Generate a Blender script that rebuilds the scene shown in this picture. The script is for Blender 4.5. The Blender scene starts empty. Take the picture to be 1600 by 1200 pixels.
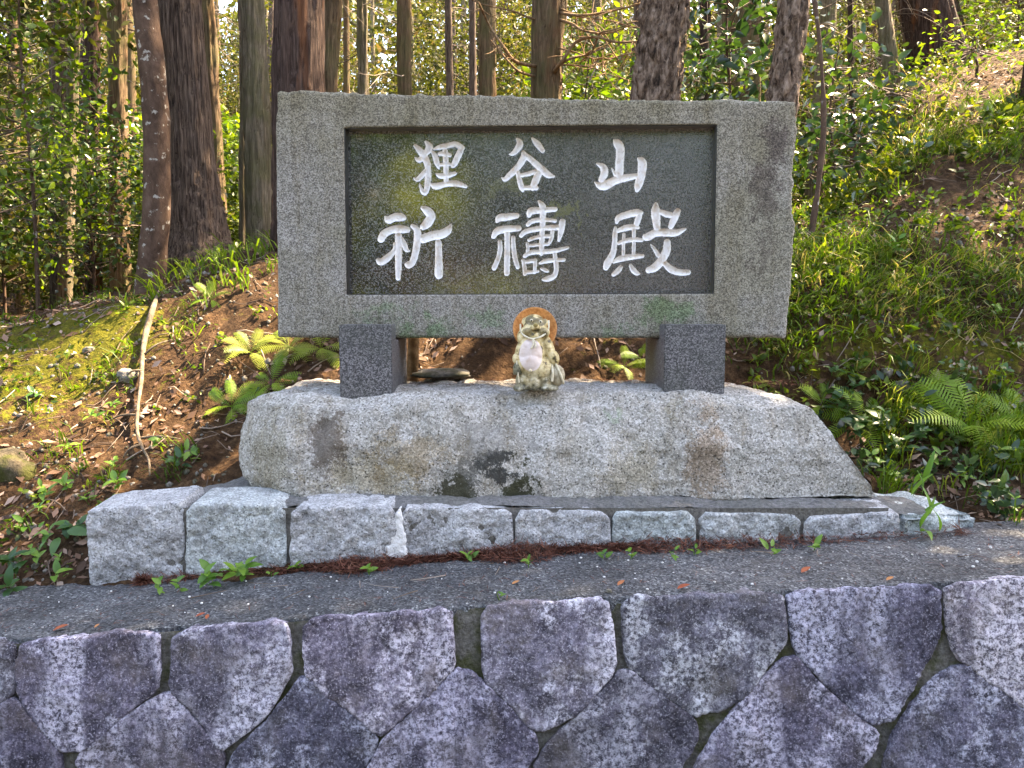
import bpy, bmesh, math, random
import numpy as np
from mathutils import Vector, Matrix

# ------------------------------------------------------------------ camera, sky, sun, exposure
S = bpy.context.scene
C = S.collection
CAM_Z, PITCH, FPX = 1.60, math.radians(5.24), 1200.0
cam_d = bpy.data.cameras.new('camera'); cam = bpy.data.objects.new('camera', cam_d); C.objects.link(cam)
cam.location = (0, 0, CAM_Z); cam.rotation_euler = (math.pi/2 - PITCH, 0, 0)
cam_d.sensor_width = 36.0; cam_d.lens = 36.0*FPX/1600.0; cam_d.clip_start = 0.05; cam_d.clip_end = 600
S.camera = cam
SUN_AZ, SUN_EL = math.radians(62), math.radians(54)      # azimuth from +Y towards +X
W = bpy.data.worlds.new('World'); S.world = W; W.use_nodes = True
wn = W.node_tree; bg = wn.nodes['Background']
sky = wn.nodes.new('ShaderNodeTexSky'); sky.sky_type = 'NISHITA'; sky.sun_disc = False
sky.sun_elevation = SUN_EL; sky.sun_rotation = SUN_AZ; sky.altitude = 150; sky.air_density = 1.0; sky.dust_density = 1.5
wn.links.new(sky.outputs[0], bg.inputs[0]); bg.inputs[1].default_value = 0.125
sl = bpy.data.lights.new('sun', 'SUN'); sl.energy = 4.5; sl.angle = math.radians(0.5); sl.color = (1.0, 0.92, 0.76)
so = bpy.data.objects.new('sun', sl); C.objects.link(so)
TO_SUN = Vector((math.sin(SUN_AZ)*math.cos(SUN_EL), math.cos(SUN_AZ)*math.cos(SUN_EL), math.sin(SUN_EL)))
so.rotation_euler = TO_SUN.to_track_quat('Z', 'Y').to_euler(); so.location = (6, 6, 14)
S.view_settings.view_transform = 'Standard'; S.view_settings.look = 'None'
S.view_settings.exposure = 3.5; S.view_settings.gamma = 1.0
S.view_settings.use_white_balance = True; S.view_settings.white_balance_temperature = 8400; S.view_settings.white_balance_tint = 17
S.cycles.use_denoising = True
S.cycles.max_bounces = 7; S.cycles.diffuse_bounces = 4; S.cycles.glossy_bounces = 3
S.cycles.transmission_bounces = 4; S.cycles.sample_clamp_indirect = 6.0
S.cycles.use_adaptive_sampling = True; S.cycles.adaptive_threshold = 0.015

rng = np.random.default_rng(7)
random.seed(7)

# ------------------------------------------------------------------ helpers: rays, noise, meshes
def ray(px, py):
    u = (px-800)/FPX; v = (600-py)/FPX
    return np.array([u, v*math.sin(PITCH)+math.cos(PITCH), v*math.cos(PITCH)-math.sin(PITCH)])
def P(px, py, Y):
    d = ray(px, py); return np.array([0, 0, CAM_Z]) + d*(Y/d[1])
def hit_plane(px, py, p0, n):
    d = ray(px, py); o = np.array([0, 0, CAM_Z]); t = np.dot(np.asarray(p0)-o, n)/np.dot(d, n)
    return o + d*t

def _h(ix, iy, iz, seed):
    n = (ix*374761393 + iy*668265263 + iz*2147483647 + seed*974634777) & 0xffffffff
    n = ((n ^ (n >> 13))*1274126177) & 0xffffffff
    n = ((n ^ (n >> 16))*2246822519) & 0xffffffff
    return ((n ^ (n >> 15)) & 0xffff)/65535.0
def vnoise(x, y, z=0.0, seed=0):
    x, y, z = np.broadcast_arrays(np.asarray(x, float), np.asarray(y, float), np.asarray(z, float))
    ix, iy, iz = np.floor(x).astype(np.int64), np.floor(y).astype(np.int64), np.floor(z).astype(np.int64)
    fx, fy, fz = x-ix, y-iy, z-iz
    fx, fy, fz = fx*fx*(3-2*fx), fy*fy*(3-2*fy), fz*fz*(3-2*fz)
    r = 0
    for dx in (0, 1):
        for dy in (0, 1):
            for dz in (0, 1):
                w = (fx if dx else 1-fx)*(fy if dy else 1-fy)*(fz if dz else 1-fz)
                r = r + w*_h(ix+dx, iy+dy, iz+dz, seed)
    return r*2-1
def fbm(x, y, z=0.0, octv=4, seed=0, gain=0.5):
    a, f, r = 1.0, 1.0, 0
    for k in range(octv):
        r = r + a*vnoise(np.asarray(x)*f, np.asarray(y)*f, np.asarray(z)*f, seed+k*17); a *= gain; f *= 2.03
    return r

def new_mesh(name, verts, faces, mat=None, smooth=True, attrs=None):
    me = bpy.data.meshes.new(name)
    verts = np.ascontiguousarray(verts, dtype=np.float32)
    if isinstance(faces, np.ndarray) and faces.ndim == 2:
        nf, k = faces.shape
        me.vertices.add(len(verts)); me.vertices.foreach_set('co', verts.ravel())
        me.loops.add(nf*k); me.loops.foreach_set('vertex_index', np.ascontiguousarray(faces, dtype=np.int32).ravel())
        me.polygons.add(nf); me.polygons.foreach_set('loop_start', np.arange(0, nf*k, k, dtype=np.int32))
        me.update(calc_edges=True)
    else:
        me.from_pydata([tuple(map(float, v)) for v in verts], [], [tuple(int(i) for i in f) for f in faces]); me.update()
    if smooth: me.polygons.foreach_set('use_smooth', np.ones(len(me.polygons), dtype=bool))
    for k, v in (attrs or {}).items():
        a = me.attributes.new(k, 'FLOAT', 'POINT'); a.data.foreach_set('value', np.ascontiguousarray(v, dtype=np.float32))
    me.validate()
    if mat: me.materials.append(mat)
    return me
def link(name, me, parent=None, loc=None, rot=None, scale=None):
    o = bpy.data.objects.new(name, me); C.objects.link(o)
    if name in ('limbs', 'dead_branches', 'stems'): o['kind'] = 'stuff'
    if parent is not None: o.parent = parent
    if loc is not None: o.location = loc
    if rot is not None: o.rotation_euler = rot
    if scale is not None: o.scale = (scale,)*3 if np.isscalar(scale) else scale
    return o
def tag(o, label=None, cat=None, group=None, kind=None):
    if label: o['label'] = label
    if cat: o['category'] = cat
    if group: o['group'] = group
    if kind: o['kind'] = kind
    return o
def empty(name, loc, label, cat, group=None, rz=0.0, scale=1.0):
    o = bpy.data.objects.new(name, None); C.objects.link(o); o.location = loc; o.rotation_euler = (0, 0, rz)
    o.scale = (scale,)*3; o.empty_display_size = 0.1
    return tag(o, label, cat, group)
def obj_at(name, verts, faces, mat, parent=None, origin=None, **kw):
    """a mesh object whose origin sits at its own centre (or given point); verts are in the parent's space"""
    verts = np.asarray(verts, float); o = verts.mean(0) if origin is None else np.asarray(origin, float)
    return link(name, new_mesh(name, verts-o, faces, mat, **kw), parent, loc=tuple(o))
class Geo:
    def __init__(s): s.v, s.f, s.n, s.a = [], [], 0, []
    def add(s, v, f, a=None):
        v = np.asarray(v, float); s.v.append(v); s.f.append(np.asarray(f, np.int64)+s.n); s.n += len(v)
        s.a.append(np.full(len(v), 0.5) if a is None else (np.full(len(v), a) if np.isscalar(a) else np.asarray(a)))
    def arr(s): return np.concatenate(s.v), np.concatenate(s.f), np.concatenate(s.a)
    def mesh(s, name, mat, smooth=True):
        v, f, a = s.arr(); return new_mesh(name, v, f, mat, smooth, {'tint': a})

def seg_sdf(X, Y, pts):
    """signed distance to a stroke: list of (x, y, width)"""
    F = np.full(X.shape, 1e3)
    for (x0, y0, w0), (x1, y1, w1) in zip(pts[:-1], pts[1:]):
        dx, dy = x1-x0, y1-y0; L = dx*dx+dy*dy+1e-12
        t = np.clip(((X-x0)*dx+(Y-y0)*dy)/L, 0, 1)
        F = np.minimum(F, np.hypot(X-x0-t*dx, Y-y0-t*dy)-0.5*(w0+t*(w1-w0)))
    return F
def poly_sdf(X, Y, pts):
    pts = np.asarray(pts, float); d = np.full(X.shape, 1e9); inside = np.zeros(X.shape, bool)
    n = len(pts)
    for i in range(n):
        ax, ay = pts[i]; bx, by = pts[(i+1) % n]; ex, ey = bx-ax, by-ay
        t = np.clip(((X-ax)*ex+(Y-ay)*ey)/(ex*ex+ey*ey+1e-12), 0, 1)
        d = np.minimum(d, (X-ax-t*ex)**2+(Y-ay-t*ey)**2)
        c = ((ay > Y) != (by > Y)) & (X < ex*(Y-ay)/(ey if abs(ey) > 1e-12 else 1e-12)+ax)
        inside ^= c
    d = np.sqrt(d); return np.where(inside, -d, d)
def smooth_poly(pts, it=1):
    pts = np.asarray(pts, float)
    for _ in range(it):
        nx = np.roll(pts, -1, 0); q = np.empty((2*len(pts), pts.shape[1])); q[0::2] = 0.88*pts+0.12*nx; q[1::2] = 0.12*pts+0.88*nx; pts = q
    return pts
def relief(F, xs, ys, keep=None):
    """grid faces where F<0 with the rim snapped to F=0 -> 2D verts, quads, rim edges, vertex grid index"""
    cell = xs[1]-xs[0]; X, Y = np.meshgrid(xs, ys); ny, nx = X.shape
    gy, gx = np.gradient(F, cell); g = np.hypot(gx, gy)+1e-9
    fc = 0.25*(F[:-1, :-1]+F[1:, :-1]+F[:-1, 1:]+F[1:, 1:]) < 0
    if keep is not None: fc = keep
    idx = np.arange(ny*nx).reshape(ny, nx)
    q = np.stack([idx[:-1, :-1], idx[:-1, 1:], idx[1:, 1:], idx[1:, :-1]], -1)
    on = np.zeros((ny, nx), int); off = np.zeros((ny, nx), int)
    for a, b in ((0, 0), (0, 1), (1, 0), (1, 1)):
        on[a:ny-1+a, b:nx-1+b] += fc; off[a:ny-1+a, b:nx-1+b] += ~fc
    rim = (on > 0) & (off > 0)
    st = np.clip(F, -0.8*cell, 0.8*cell)
    X = np.where(rim, X-st*gx/g, X); Y = np.where(rim, Y-st*gy/g, Y)
    faces = q[fc]; used = np.unique(faces); rm = np.full(ny*nx, -1); rm[used] = np.arange(len(used))
    faces = rm[faces]; v = np.stack([X.ravel()[used], Y.ravel()[used]], 1)
    e = np.concatenate([faces[:, [0, 1]], faces[:, [1, 2]], faces[:, [2, 3]], faces[:, [3, 0]]])
    key = np.sort(e, 1); kk = key[:, 0]*len(v)+key[:, 1]; u, inv, cnt = np.unique(kk, return_inverse=True, return_counts=True)
    return v, faces, e[cnt[inv] == 1], used
def skirt(v3, faces, rim, back):
    """extrude the rim edges by the vector (or per-vertex vectors) back"""
    ids = np.unique(rim); rm = {int(i): len(v3)+k for k, i in enumerate(ids)}
    b = back if np.ndim(back) == 2 else np.tile(np.asarray(back), (len(ids), 1))
    v = np.concatenate([v3, v3[ids]+b])
    f = np.array([[int(a), rm[int(a)], rm[int(c)], int(c)] for a, c in rim])
    return v, np.concatenate([faces, f])

def tube(path, radii, nseg=6, disp=None, cap=True):
    """swept tube (quads); disp(theta, s, k)->radial factor array; returns v, f"""
    path = np.asarray(path, float); n = len(path); radii = np.broadcast_to(np.asarray(radii, float), (n,))
    t = np.gradient(path, axis=0); t /= np.linalg.norm(t, axis=1, keepdims=True)+1e-12
    up = np.array([0.0, 1.0, 0.0]) if abs(t[0][1]) < 0.9 else np.array([1.0, 0, 0])
    a = np.cross(up, t); a /= np.linalg.norm(a, axis=1, keepdims=True)+1e-12; b = np.cross(t, a)
    th = np.linspace(0, 2*np.pi, nseg, endpoint=False)
    R = np.repeat(radii[:, None], nseg, 1)
    if disp is not None: R = R + disp(th[None, :], np.arange(n)[:, None], path, R)
    v = path[:, None, :] + R[..., None]*(np.cos(th)[None, :, None]*a[:, None, :]+np.sin(th)[None, :, None]*b[:, None, :])
    idx = np.arange(n*nseg).reshape(n, nseg); nx = np.roll(idx, -1, 1)
    f = np.stack([idx[:-1], nx[:-1], nx[1:], idx[1:]], -1).reshape(-1, 4)
    v = v.reshape(-1, 3)
    if cap:
        i0, i1 = idx[0], idx[-1]; m0 = len(v); v = np.concatenate([v, path[0]+(v[i0]-path[0])*.02, path[-1]+(v[i1]-path[-1])*.02])
        c0, c1 = m0+np.arange(nseg), m0+nseg+np.arange(nseg); r = lambda q: np.roll(q, -1)
        f = np.concatenate([f, np.stack([c0, r(c0), r(i0), i0], 1), np.stack([i1, r(i1), r(c1), c1], 1)])
    return v, f
def spline(pts, n):
    pts = np.asarray(pts, float); m = len(pts); t = np.linspace(0, m-1, n); out = []
    for x in t:
        i = min(int(x), m-2); u = x-i
        p0, p1, p2, p3 = pts[max(i-1, 0)], pts[i], pts[i+1], pts[min(i+2, m-1)]
        out.append(0.5*((2*p1)+(-p0+p2)*u+(2*p0-5*p1+4*p2-p3)*u*u+(-p0+3*p1-3*p2+p3)*u**3))
    return np.array(out)

# ------------------------------------------------------------------ materials
class Mat:
    def __init__(s, name):
        s.m = bpy.data.materials.new(name); s.m.use_nodes = True; s.t = s.m.node_tree; s.t.nodes.clear()
        s.out = s.t.nodes.new('ShaderNodeOutputMaterial'); s._g = None
    def put(s, sock, val):
        if hasattr(val, 'links') or isinstance(val, bpy.types.NodeSocket): s.t.links.new(val, sock)
        else:
            try: sock.default_value = val
            except Exception: sock.default_value = (*val, 1.0) if len(val) == 3 else val
    def n(s, typ, outp=0, attrs=None, **inp):
        nd = s.t.nodes.new(typ)
        for k, v in (attrs or {}).items(): setattr(nd, k, v)
        for k, v in inp.items():
            k2 = int(k[1:]) if k[0] == 'i' and k[1:].isdigit() else k.replace('_', ' ')
            s.put(nd.inputs[k2], v)
        return nd.outputs[outp] if outp is not None else nd
    def pos(s):
        if s._g is None: s._g = s.n('ShaderNodeNewGeometry', 'Position')
        return s._g
    def scaled(s, v, sc): return s.n('ShaderNodeVectorMath', 0, {'operation': 'MULTIPLY'}, i0=v, i1=sc)
    def noise(s, v, scale, detail=4, rough=0.55, dist=0.0, o=0):
        return s.n('ShaderNodeTexNoise', o, None, Vector=v, Scale=scale, Detail=detail, Roughness=rough, Distortion=dist)
    def vor(s, v, scale, o=0, feature='F1', rnd=1.0):
        return s.n('ShaderNodeTexVoronoi', o, {'feature': feature}, Vector=v, Scale=scale, Randomness=rnd)
    def ramp(s, f, stops, interp='LINEAR'):
        nd = s.t.nodes.new('ShaderNodeValToRGB'); cr = nd.color_ramp; cr.interpolation = interp
        while len(cr.elements) < len(stops): cr.elements.new(0.5)
        for e, (p, c) in zip(cr.elements, stops):
            e.position = p; e.color = (c, c, c, 1) if np.isscalar(c) else (*c, 1)
        s.t.links.new(f, nd.inputs[0]); return nd.outputs[0]
    def mix(s, f, a, b, blend='MIX'):
        nd = s.t.nodes.new('ShaderNodeMix'); nd.data_type = 'RGBA'; nd.blend_type = blend
        s.put(nd.inputs[0], f); s.put(nd.inputs[6], a); s.put(nd.inputs[7], b); return nd.outputs[2]
    def math(s, op, a, b=0.0, clamp=False):
        nd = s.t.nodes.new('ShaderNodeMath'); nd.operation = op; nd.use_clamp = clamp
        s.put(nd.inputs[0], a); s.put(nd.inputs[1], b); return nd.outputs[0]
    def val(s, col): return s.n('ShaderNodeSeparateColor', 0, None, Color=col)
    def attr(s, name): return s.n('ShaderNodeAttribute', 'Fac', {'attribute_name': name})
    def rnd(s): return s.n('ShaderNodeObjectInfo', 'Random')
    def blob(s, centre, size, soft=0.5, warp=0.0, wscale=20):
        """1 inside a stain centred on a world point (radii per axis), ragged rim"""
        wv = s.n('ShaderNodeVectorMath', 0, {'operation': 'SUBTRACT'}, i0=s.noise(s.pos(), 11, 5, .7, 0, 1), i1=(.5, .5, .5)); wv = s.scaled(wv, (.34, .1, .40))
        v = s.n('ShaderNodeVectorMath', 0, {'operation': 'SUBTRACT'}, i0=s.n('ShaderNodeVectorMath', 0, {'operation': 'ADD'}, i0=s.pos(), i1=wv), i1=tuple(centre))
        v = s.n('ShaderNodeVectorMath', 0, {'operation': 'DIVIDE'}, i0=v, i1=tuple(size))
        d = s.n('ShaderNodeVectorMath', 1, {'operation': 'LENGTH'}, i0=v)
        nz = s.math('ADD', s.math('MULTIPLY', s.noise(s.pos(), wscale, 5, 0.7), 0.65), s.math('MULTIPLY', s.noise(s.pos(), wscale*5, 3, 0.7), 0.35))
        d = s.math('ADD', d, s.math('MULTIPLY', s.math('SUBTRACT', nz, 0.5), warp*3.2))
        t = s.n('ShaderNodeMapRange', 0, None, Value=d, i1=1.0, i2=1.0-soft, i3=0.0, i4=1.0)
        t = s.math('ADD', t, s.math('MULTIPLY', s.math('SUBTRACT', s.noise(s.pos(), 140, 3, 0.7), 0.5), 1.6))
        return s.ramp(t, [(0.32, 0.0), (0.75, 1.0)])
    def bump(s, h, strength=0.5, dist=0.01, nrm=None):
        nd = s.t.nodes.new('ShaderNodeBump'); nd.inputs['Strength'].default_value = strength; nd.inputs['Distance'].default_value = dist
        s.t.links.new(h, nd.inputs['Height'])
        if nrm is not None: s.t.links.new(nrm, nd.inputs['Normal'])
        return nd.outputs[0]
    def surf(s, col, rough=0.8, spec=0.3, normal=None, coat=0.0, trans=0.0, tcol=None):
        b = s.t.nodes.new('ShaderNodeBsdfPrincipled'); s.put(b.inputs['Base Color'], col); s.put(b.inputs['Roughness'], rough)
        b.inputs['Specular IOR Level'].default_value = min(spec, 1.0); b.inputs['IOR'].default_value = 1.5 if spec <= 1 else spec; b.inputs['Coat Weight'].default_value = coat
        if normal is not None: s.t.links.new(normal, b.inputs['Normal'])
        sh = b.outputs[0]
        if trans > 0:
            tr = s.t.nodes.new('ShaderNodeBsdfTranslucent'); s.put(tr.inputs[0], tcol if tcol is not None else col)
            mx = s.t.nodes.new('ShaderNodeMixShader'); mx.inputs[0].default_value = trans
            s.t.links.new(sh, mx.inputs[1]); s.t.links.new(tr.outputs[0], mx.inputs[2]); sh = mx.outputs[0]
        s.t.links.new(sh, s.out.inputs[0]); return s.m

def crystals(m, scale, dark, mid, light, dshare=0.2, lshare=0.45):
    """granite: crystals of three colours"""
    p = m.pos()
    v = m.val(m.vor(p, scale, 'Color')); v2 = m.noise(p, scale*0.8, 2, 0.6)
    f = m.math('ADD', m.math('MULTIPLY', v, 0.6), m.math('MULTIPLY', v2, 0.4))
    return m.ramp(f, [(0.0, dark), (0.22+dshare*0.4, dark), (0.30+dshare*0.5, mid), (0.62-lshare*0.2, mid), (0.78-lshare*0.2, light), (1.0, light)]), f

def mat_slab():
    m = Mat('weathered_grey_granite'); p = m.pos()
    c, f = crystals(m, 215, (0.105, 0.098, 0.086), (0.195, 0.184, 0.162), (0.32, 0.305, 0.275))
    big = m.noise(p, 2.2, 4, 0.6)
    c = m.mix(m.ramp(big, [(0.40, 0.0), (0.65, 0.55)]), c, (0.20, 0.195, 0.14), 'MULTIPLY') if False else c
    # brownish weathering along the top, dark purple runs on the right, green algae below
    z = m.n('ShaderNodeSeparateXYZ', 2, None, Vector=p)
    topm = m.n('ShaderNodeMapRange', 0, None, Value=m.math('ADD', z, m.math('MULTIPLY', m.noise(p, 5, 4), 0.5)), i1=2.35, i2=2.85, i3=0.0, i4=0.75)
    c = m.mix(topm, c, (0.74, 0.68, 0.50), 'MULTIPLY')
    c = m.mix(m.math('MULTIPLY', m.ramp(big, [(0.42, 0.0), (0.62, 1.0)]), 0.6), c, (0.70, 0.68, 0.50), 'MULTIPLY')
    c = m.mix(m.math('MULTIPLY', m.ramp(m.noise(p, 9, 5, .7), [(0.5, 0.0), (0.68, 1.0)]), 0.45), c, (0.62, 0.60, 0.52), 'MULTIPLY')
    for ct, sz, k in ((P(1208, 225, 3.4), (0.08, 0.5, 0.2), 0.85), (P(1195, 300, 3.4), (0.07, 0.5, 0.22), 0.75), (P(1190, 400, 3.4), (0.07, .5, .16), .5)):
        c = m.mix(m.math('MULTIPLY', m.blob(ct, sz, 0.8, 0.4, 12), k), c, (0.42, 0.36, 0.38), 'MULTIPLY')
    for ct, sz, k in ((P(1040, 490, 3.4), (0.22, .5, .09), .8), (P(600, 485, 3.4), (.16, .5, .08), .6), (P(660, 520, 3.4), (.2, .5, .08), .8), (P(760, 500, 3.4), (.16, .5, .08), .6), (P(960, 515, 3.4), (.14, .5, .07), .6)):
        c = m.mix(m.math('MULTIPLY', m.blob(ct, sz, 0.9, 0.3, 14), k), c, (0.55, 0.85, 0.55), 'MULTIPLY')
    st = m.math('MULTIPLY', m.ramp(m.noise(m.scaled(p, (9, 9, .8)), 1.5, 5, .7), [(.47, 0), (.64, 1)]), m.ramp(m.noise(p, 150, 3, .7), [(.38, .2), (.6, .8)]))
    c = m.mix(st, c, (.66, .60, .48), 'MULTIPLY')
    nb = m.bump(m.noise(p, 120, 3, 0.6), 0.5, 0.006)
    return m.surf(c, 0.85, 0.25, nb)
def mat_panel():
    m = Mat('polished_dark_granite'); p = m.pos()
    c, f = crystals(m, 210, (0.015, 0.015, 0.014), (0.048, 0.048, 0.046), (0.155, 0.157, 0.15), 0.33, 0.33)
    # dust film: thin on the left, thicker towards the weathered right end
    x = m.n('ShaderNodeSeparateXYZ', 0, None, Vector=p)
    film = m.n('ShaderNodeMapRange', 0, None, Value=m.math('ADD', x, m.math('MULTIPLY', m.math('SUBTRACT', m.noise(p, 5, 5, .65), .5), 1.3)), i1=-0.40, i2=0.7, i3=0.0, i4=0.8)
    c = m.mix(film, c, m.mix(m.ramp(m.noise(p, 170, 2), [(.42, 0), (.6, 1)]), (0.035, 0.035, 0.034), (0.135, 0.133, 0.127)))
    for ct, sz, k in ((P(880, 330, 3.47), (0.12, .5, .045), .6), (P(690, 440, 3.47), (.2, .5, .04), .3), (P(905, 350, 3.47), (0.02, .5, .07), .6), (P(800, 290, 3.47), (0.2, .5, .08), .3)):
        c = m.mix(m.math('MULTIPLY', m.blob(ct, sz, 0.8, 0.5, 25), k), c, (0.15, 0.15, 0.06))
    r = m.math('ADD', m.ramp(m.noise(p, 9, 4), [(0.3, 0.06), (0.7, 0.11)]), m.math('MULTIPLY', film, 0.2))
    return m.surf(c, r, 1.8)
def mat_post():
    m = Mat('dark_granite'); p = m.pos()
    c, f = crystals(m, 210, (0.03, 0.03, 0.032), (0.085, 0.083, 0.088), (0.20, 0.195, 0.20), 0.3, 0.3)
    c = m.mix(m.math('MULTIPLY', m.ramp(m.noise(p, 6, 4), [(0.4, 0), (0.7, 1)]), .4), c, (.05, .06, .05), 'MIX')
    return m.surf(c, 0.5, 0.4, m.bump(m.noise(p, 150, 2), 0.15, 0.003))
def mat_paint():
    m = Mat('white_carving_paint'); p = m.pos()
    d = m.ramp(m.noise(p, 26, 5, 0.65), [(0.48, 0.0), (0.66, 0.75)])
    c = m.mix(d, (0.70, 0.685, 0.66), (0.50, 0.40, 0.30))
    c = m.mix(m.math('MULTIPLY', m.ramp(m.noise(p, 70, 3), [(0.56, 0), (0.72, 1)]), .5), c, (0.25, 0.22, 0.15))
    return m.surf(c, 0.75, 0.2)
def mat_base():
    m = Mat('pale_coarse_granite'); p = m.pos()
    c, f = crystals(m, 150, (0.10, 0.094, 0.084), (0.31, 0.296, 0.268), (0.50, 0.482, 0.445), -0.05, 0.55)
    fine = m.noise(p, 210, 2); c = m.mix(m.ramp(fine, [(0.58, 0.0), (0.74, 0.45)]), c, (0.11, 0.102, 0.09))
    mot = m.noise(p, 7, 5, 0.62); c = m.mix(m.ramp(mot, [(0.42, 0.0), (0.68, 0.5)]), c, (0.62, 0.62, 0.56), 'MULTIPLY')
    pl = lambda x, y: P(x, y, 3.12)
    R = (1, .5, 1)
    for ct, sz, k, col in ((pl(640, 710), (.26, .5, .17), .6, (.72, .55, .32)), (pl(1105, 715), (.13, .5, .34), .75, (.62, .46, .33)),
                           (pl(980, 735), (.2, .5, .2), .55, (.70, .62, .44)), (pl(1060, 640), (.05, .5, .10), .5, (.6, .55, .40)),
                           (pl(410, 720), (.2, .5, .3), .6, (.55, .50, .36)), (pl(580, 745), (.4, .5, .13), .6, (.75, .66, .45))):
        c = m.mix(m.math('MULTIPLY', m.blob(ct, sz, 0.85, 0.55, 16), k), c, col, 'MULTIPLY')
    for ct, sz, k, col in ((pl(508, 690), (.10, .5, .15), .85, (.11, .088, .068)), (pl(768, 722), (.10, .5, .085), 1.0, (.05, .05, .045)),
                           (pl(808, 762), (.10, .5, .10), 1.0, (.045, .045, .025)), (pl(712, 766), (.10, .5, .075), 1.0, (.05, .048, .03)), (pl(728, 735), (.09, .5, .09), .75, (.08, .08, .07)),
                           (pl(960, 655), (.03, .5, .05), .4, (.25, .33, .2)), (pl(760, 690), (.25, .5, .09), .5, (.2, .19, .17)), (pl(790, 787), (.28, .5, .03), .8, (.07, .07, .06))):
        c = m.mix(m.math('MULTIPLY', m.blob(ct, sz, 0.6, 0.6, 22), k), c, col)
    st = m.math('MULTIPLY', m.ramp(m.noise(m.scaled(p, (7, 7, .9)), 1.6, 5, .7), [(.48, 0), (.66, 1)]), m.ramp(m.noise(p, 120, 3, .7), [(.38, .15), (.6, .85)]))
    c = m.mix(st, c, (.62, .54, .42), 'MULTIPLY')
    nb = m.bump(m.noise(p, 95, 4, 0.65), 0.8, 0.012)
    return m.surf(c, 0.88, 0.2, nb)
def mat_block():
    m = Mat('hewn_edging_granite'); p = m.pos()
    c, f = crystals(m, 170, (0.15, 0.153, 0.153), (0.345, 0.355, 0.352), (0.53, 0.545, 0.545), -0.05, 0.5)
    d = m.ramp(m.noise(p, 13, 5, 0.65), [(0.44, 0.0), (0.66, 0.75)]); c = m.mix(d, c, (0.45, 0.44, 0.44), 'MULTIPLY')
    t = m.ramp(m.rnd(), [(0.0, (0.92, 1.0, 0.98)), (0.5, (1.0, 0.95, 0.93)), (1.0, (0.95, 0.97, 1.0))]); c = m.mix(1.0, c, t, 'MULTIPLY')
    return m.surf(c, 0.88, 0.2, m.bump(m.noise(p, 60, 5, 0.65), 0.8, 0.015))
def mat_mortar(name, c0, c1, moss=0.4):
    m = Mat(name); p = m.pos()
    c = m.ramp(m.noise(p, 70, 4, 0.7), [(0.3, c0), (0.7, c1)])
    c = m.mix(m.math('MULTIPLY', m.ramp(m.noise(p, 9, 4, .6), [(0.45, 0.0), (0.58, 1.0)]), moss), c, (0.045, 0.050, 0.012))
    return m.surf(c, 0.95, 0.1, m.bump(m.noise(p, 90, 4, 0.7), 0.9, 0.012))
def mat_kenchi():
    m = Mat('mauve_wall_stone'); p = m.pos(); r = m.rnd()
    off = m.n('ShaderNodeVectorMath', 0, {'operation': 'ADD'}, i0=p, i1=m.n('ShaderNodeCombineXYZ', 0, None, X=m.math('MULTIPLY', r, 17.0), Y=0.0, Z=m.math('MULTIPLY', r, 9.0)))
    base = m.ramp(m.noise(off, 75, 5, 0.72), [(0.32, (0.040, 0.036, 0.046)), (0.47, (0.098, 0.090, 0.110)), (0.60, (0.165, 0.154, 0.18)), (0.76, (0.28, 0.265, 0.30))])
    mottle = m.ramp(m.noise(off, 8, 5, .65), [(.38, .45), (.62, 1.3)]); base = m.mix(1.0, base, mottle, 'MULTIPLY')
    # pale lichen bands running down the faces
    band = m.noise(m.scaled(off, (5.5, 5.5, 1.0)), 1.0, 3, 0.5)
    band2 = m.noise(off, 6, 6, 0.7)
    lich = m.math('MULTIPLY', m.math('MAXIMUM', m.ramp(band, [(0.47, 0.0), (0.56, 1.0)]), m.ramp(band2, [(0.54, 0.0), (0.60, 1.0)])), m.ramp(m.noise(off, 66, 5, 0.8), [(0.44, 0.0), (0.56, 0.95)]))
    c = m.mix(lich, base, (0.57, 0.562, 0.585))
    sp = m.ramp(m.noise(off, 130, 3, 0.75), [(0.54, 0.0), (0.66, 0.6)]); c = m.mix(sp, c, (0.52, 0.50, 0.515))
    dk = m.ramp(m.noise(off, 95, 3, 0.75), [(0.34, 0.75), (0.44, 0.0)]); c = m.mix(dk, c, (0.035, 0.032, 0.036))
    c = m.mix(m.math('MULTIPLY', m.ramp(m.noise(off, 5, 5, .65), [(.52, 0), (.68, 1)]), .45), c, (0.16, 0.135, 0.105))
    t = m.ramp(r, [(0, (0.80, 0.84, 0.94)), (0.35, (1.06, 1.0, 1.04)), (0.7, (0.95, 0.97, 1.04)), (1, (1.14, 1.10, 1.10))]); c = m.mix(1.0, c, t, 'MULTIPLY'); c = m.mix(1.0, c, m.n('ShaderNodeObjectInfo', 'Color'), 'MULTIPLY')
    return m.surf(c, 0.9, 0.18, m.bump(m.noise(off, 70, 5, 0.7), 0.7, 0.010))
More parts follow.
